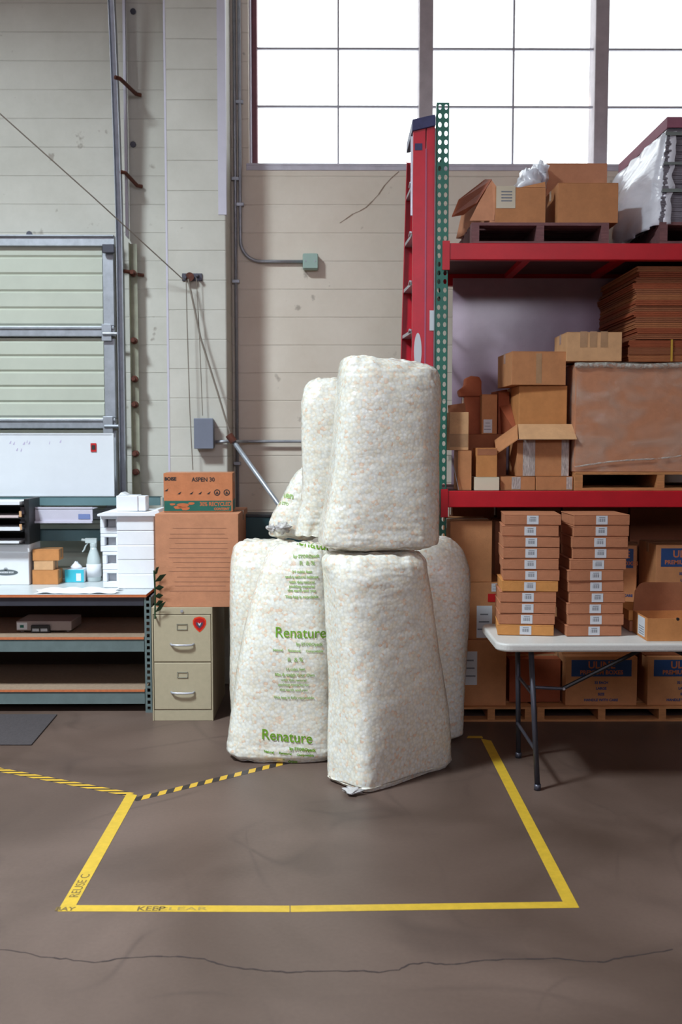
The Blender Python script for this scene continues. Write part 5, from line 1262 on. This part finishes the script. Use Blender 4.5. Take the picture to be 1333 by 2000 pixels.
# ------------------------------------------------------------------ folding table
TZ = .74; ty0 = 4.80; ty1 = 5.36; tx0 = X(957, 5.0, 1245); tx0 = .80; tx1 = 2.58
t = thing('folding_table', 'white plastic folding table with grey metal legs holding mailer stacks', 'table', (tx0, ty0, 0))
r = .075; poly = []
for (cx_, cy_, a0) in ((tx1-r, ty1-r, 0), (tx0+r, ty1-r, 90), (tx0+r, ty0+r, 180), (tx1-r, ty0+r, 270)):
    for k in range(9): a = math.radians(a0+k*90/8); poly.append((cx_+r*math.cos(a)-tx0, cy_+r*math.sin(a)-ty0))
m = MB(); m.prism(poly, (0, 0, TZ-.042), (1, 0, 0), (0, 1, 0), (0, 0, .042)); obj('table_top', m, TABLETOP, t, bevel=.012, seg=4)
for k, xx in enumerate((1.0, 2.35)):
    for y, yb2 in ((ty0+.10, ty0+.03), (ty1-.10, ty1-.02)):
        m = MB(); m.cyl((xx-tx0-.015, y-ty0, TZ-.044), (xx-tx0+.012, yb2-ty0, .02), .0135, 12); m.cyl((xx-tx0+.012, yb2-ty0, 0), (xx-tx0+.013, yb2-ty0, .03), .017, 12); obj('leg', m, DARKSTEEL, t, smooth=True)
    m = MB(); m.cyl((xx-tx0-.015, .1, TZ-.055), (xx-tx0-.015, ty1-ty0-.1, TZ-.055), .011, 10); obj('leg_crossbar', m, DARKSTEEL, t)
    m = MB(); m.cyl((xx-tx0+.0, .05, .2), (xx-tx0+.0, ty1-ty0-.05, .2), .009, 10); obj('leg_crossbar', m, DARKSTEEL, t)
    s = 1 if k == 0 else -1
    ymid = .27
    m = MB(); m.cyl((xx-tx0, ymid, .46), (xx-tx0+s*.19, ymid, .45), .009, 8); m.cyl((xx-tx0, .08, .46), (xx-tx0, ty1-ty0-.07, .46), .009, 8); obj('brace_bar', m, DARKSTEEL, t)
    m = MB(); m.cyl((xx-tx0+s*.185, ymid, .45), (xx-tx0+s*.66, ymid, TZ-.05), .011, 8); b_ = obj('hinged_brace', m, BLACK, t)
    m = MB(); m.cyl((xx-tx0+s*.19, ymid-.016, .452), (xx-tx0+s*.19, ymid+.016, .452), .007, 8); obj('rivet', m, ALU, b_)

# mailers: one master, then copies
KM = {1: kraft('mailer_kraft', srgb(178, 118, 86)), 2: kraft('mailer_kraft_golden', srgb(200, 138, 78))}
def mailer_master(mt, label):
    t = thing('mailer_box', label, 'box', (0, 0, 0), 0, 'kraft mailer boxes stacked on the white table')
    w_, d_, h_ = .283, .27, .0555
    m = MB(); m.box(-w_/2+.003, w_/2-.003, -d_/2+.004, d_/2, 0, h_-.006); obj('tray', m, mt, t, bevel=.003)
    m = MB(); m.box(-w_/2, w_/2, -d_/2, d_/2, h_-.006, h_); m.box(-w_/2, w_/2, -d_/2, -d_/2+.0035, .003, h_-.006); obj('lid', m, mt, t, bevel=.0025)
    m = MB(); m.box(-.029, .029, -d_/2-.0012, -d_/2-.0002, .006, .050); l = obj('barcode_label', m, LABEL, t)
    m = MB(); [m.box(-.016+i*.005, -.016+i*.005+(.003 if i % 2 else .0018), -d_/2-.0018, -d_/2-.0013, .02, .036) for i in range(7)]; m.box(-.014, .016, -d_/2-.0018, -d_/2-.0013, .04, .043); obj('print', m, GREYPRINT, l)
    return t
ordn = ['topmost', 'second from the top', 'third from the top', 'fourth from the top', 'fifth from the top', 'sixth from the top', 'seventh from the top', 'eighth from the top', 'ninth from the top', 'tenth from the top', 'lowest']
lc = [(992, 1100, 1018), (989, 1095, 1040), (989, 1095, 1062), (989, 1094, 1083), (989, 1094, 1104), (991, 1096, 1128), (986, 1092, 1149), (983, 1089, 1171), (982, 1088, 1193), (981, 1087, 1215), (981, 1085, 1235)]
rcx = [(1124, 1227, 1021), (1121, 1227, 1042), (1120, 1225, 1064), (1122, 1226, 1087), (1116, 1221, 1110), (1110, 1215, 1130), (1111, 1218, 1153), (1115, 1219, 1175), (1109, 1216, 1196), (1112, 1216, 1217), (1107, 1210, 1238)]
M1 = M2 = None; HH = .0555
for side, arr, yfr, rz0 in (('left', lc, 5.0, -.09), ('right', rcx, 4.985, .02)):
    for i, (ul, ur, vb) in enumerate(arr):
        z = TZ+.001+(10-i)*(HH+.0008)
        xc = P((ul+ur)/2, vb, yfr).x
        gold = side == 'left' and i in (6, 10)
        lab = 'kraft mailer box, %s in the %s stack on the white table' % (ordn[i], side)
        L_ = (xc, yfr+.135+random.uniform(-.004, .004), z); rz = rz0+random.uniform(-.025, .025)
        if gold and M2 is None: M2 = mailer_master(KM[2], lab); M2.location = L_; M2.rotation_euler[2] = rz; continue
        if not gold and M1 is None: M1 = mailer_master(KM[1], lab); M1.location = L_; M1.rotation_euler[2] = rz; continue
        dup(M2 if gold else M1, L_, rz, lab)
# small pair behind
yq = 5.12; x0 = X(1222, yq, 1200)
dup(M1, (x0+.16, yq+.12, TZ+.001), 0, 'kraft mailer box lying lower behind the open mailer on the table')
c = dup(M2, (x0+.155, yq+.12, TZ+.0575), 0, 'golden kraft mailer box lying on another behind the open mailer')
# open mailer
yo = 4.86; x0 = X(1265, yo, 1240); wo = .36; do = .24; ho = Z(1209, yo)-TZ-.001
t = thing('open_mailer_box', 'open kraft mailer box with raised lid and white side label on the table', 'box', (x0+wo/2, yo+do/2, TZ+.001), -.0)
hw = wo/2; hd = do/2; th = .005
m = MB(); m.box(-hw, hw, -hd, -hd+th, 0, ho); m.box(-hw, hw, hd-th, hd, 0, ho); m.box(-hw, -hw+th, -hd+th, hd-th, 0, ho); m.box(hw-th, hw, -hd+th, hd-th, 0, ho); m.box(-hw+th, hw-th, -hd+th, hd-th, 0, th); obj('tray', m, K2, t)
zlid = Z(1138, yo+do)-TZ-.001
m = MB(); m.prism([(-hw, ho-.0), (-hw+.008, zlid-.045), (-hw+.03, zlid-.01), (-hw+.05, zlid), (hw-.05, zlid), (hw-.02, zlid-.015), (hw, ho)], (0, hd, 0), (1, 0, 0), (0, 0, 1), (0, .005, 0)); obj('lid', m, KIN, t)
m = MB(); m.box(-hw-.0014, -hw-.0002, -hd+.04, -hd+.15, .012, ho-.006); l = obj('side_label', m, LABEL, t); m = MB(); [m.box(-hw-.002, -hw-.0015, -hd+.05, -hd+.13, .02+i*.012, .024+i*.012) for i in range(4)]; obj('print', m, GREYPRINT, l)
m = MB(); m.cyl((.0-.03, -hd-.0005, ho-.003), (-.03, -hd+.006, ho-.003), .008, 12); obj('thumb_notch', m, BLACK, t)

# ------------------------------------------------------------------ floor tape
def tape(name, label, quad, mt, z=.0004, th=.0005):
    q = [Vector((p.x, p.y)) for p in quad]; c = sum(q, Vector((0, 0)))/4
    m = MB(); m.prism([(p.x-c.x, p.y-c.y) for p in q], (0, 0, 0), (1, 0, 0), (0, 1, 0), (0, 0, th))
    o = obj(name, m, mt); o.location = (c.x, c.y, z); tag(o, label, 'floor tape'); return o
def strip(p0, p1, wd):
    d = (p1-p0); d.z = 0; n = Vector((-d.y, d.x, 0)).normalized()*wd/2; return [p0-n, p1-n, p1+n, p0+n]
tl = tape('floor_tape', 'worn yellow tape line on the left side of the taped square', [PZ(112.5, 1780), PZ(149, 1768), PZ(268, 1553), PZ(248, 1550)], YEL, .0008)
tf = tape('floor_tape', 'long yellow tape line along the front of the taped square, left piece', [PZ(113, 1780), PZ(566, 1781.5), PZ(566, 1769), PZ(125, 1768)], YEL, .0004)
tf2 = tape('floor_tape', 'yellow tape line along the front of the taped square, right piece', [PZ(568, 1781.5), PZ(1131, 1773), PZ(1118, 1761), PZ(568, 1769)], YEL, .0004)
tr = tape('floor_tape', 'yellow tape line on the right side running back under the rack', [PZ(1100, 1762), PZ(1132, 1773), PZ(960, 1447), PZ(940, 1443)], YEL, .001)
tape('floor_tape', 'short yellow tape end by the floor pallet behind the bags', [PZ(912, 1442), PZ(944, 1442), PZ(942, 1438), PZ(915, 1438)], YEL, .0016)
def hz(name, label, a, b, wd, z, HAZ):
    p0 = PZ(*a); p1 = PZ(*b); o = obj(name, MB().prism([(0, -wd/2), ((p1-p0).length, -wd/2), ((p1-p0).length, wd/2), (0, wd/2)], (0, 0, 0), (1, 0, 0), (0, 1, 0), (0, 0, .0005)), HAZ)
    o.location = (p0.x, p0.y, z); o.rotation_euler = (0, 0, math.atan2(p1.y-p0.y, p1.x-p0.x)); tag(o, label, 'floor tape'); return o
hz('hazard_tape', 'black and yellow striped tape running off the left picture edge', (-60, 1492), (256, 1552), .05, .0003, HAZ1)
hz('hazard_tape', 'black and yellow striped tape running from the yellow corner under the bags', (262, 1562), (560, 1489), .05, .0003, HAZ2)
# marker scrawl on the tapes
def flat_floor_text(par, s, size, u, v, ang, z, mt=BLACKPRINT, bold=.0008, sx=1.):
    q = PZ(u, v); t_ = text_mb(s, size, bold, sx); c, sn = math.cos(ang), math.sin(ang); m = MB()
    m.add([(q.x+x*c-y*sn-par.location.x, q.y+x*sn+y*c-par.location.y, z) for x, y, _ in t_.v], t_.f); return obj('marker_writing', m, mt, par)
INK = mat('marker_ink', srgb(112, 92, 50), rough=.7)
flat_floor_text(tf, 'KEEP', .048, 295, 1775.5, 0, .0009, INK, .001)
flat_floor_text(tf, 'CLEAR', .036, 355, 1775.5, 0, .0009, mat('faint_ink', srgb(160, 136, 66), rough=.7), .0004, 1.8)
flat_floor_text(tl, 'BAY', .04, 127, 1776, 0, .0009, INK, .001)
p0, p1 = PZ(143, 1755), PZ(165, 1715); ang = math.atan2(p1.y-p0.y, p1.x-p0.x)
flat_floor_text(tl, 'REUSE C', .05, 157, 1730, ang, .0009, INK, .0003, 1.1)
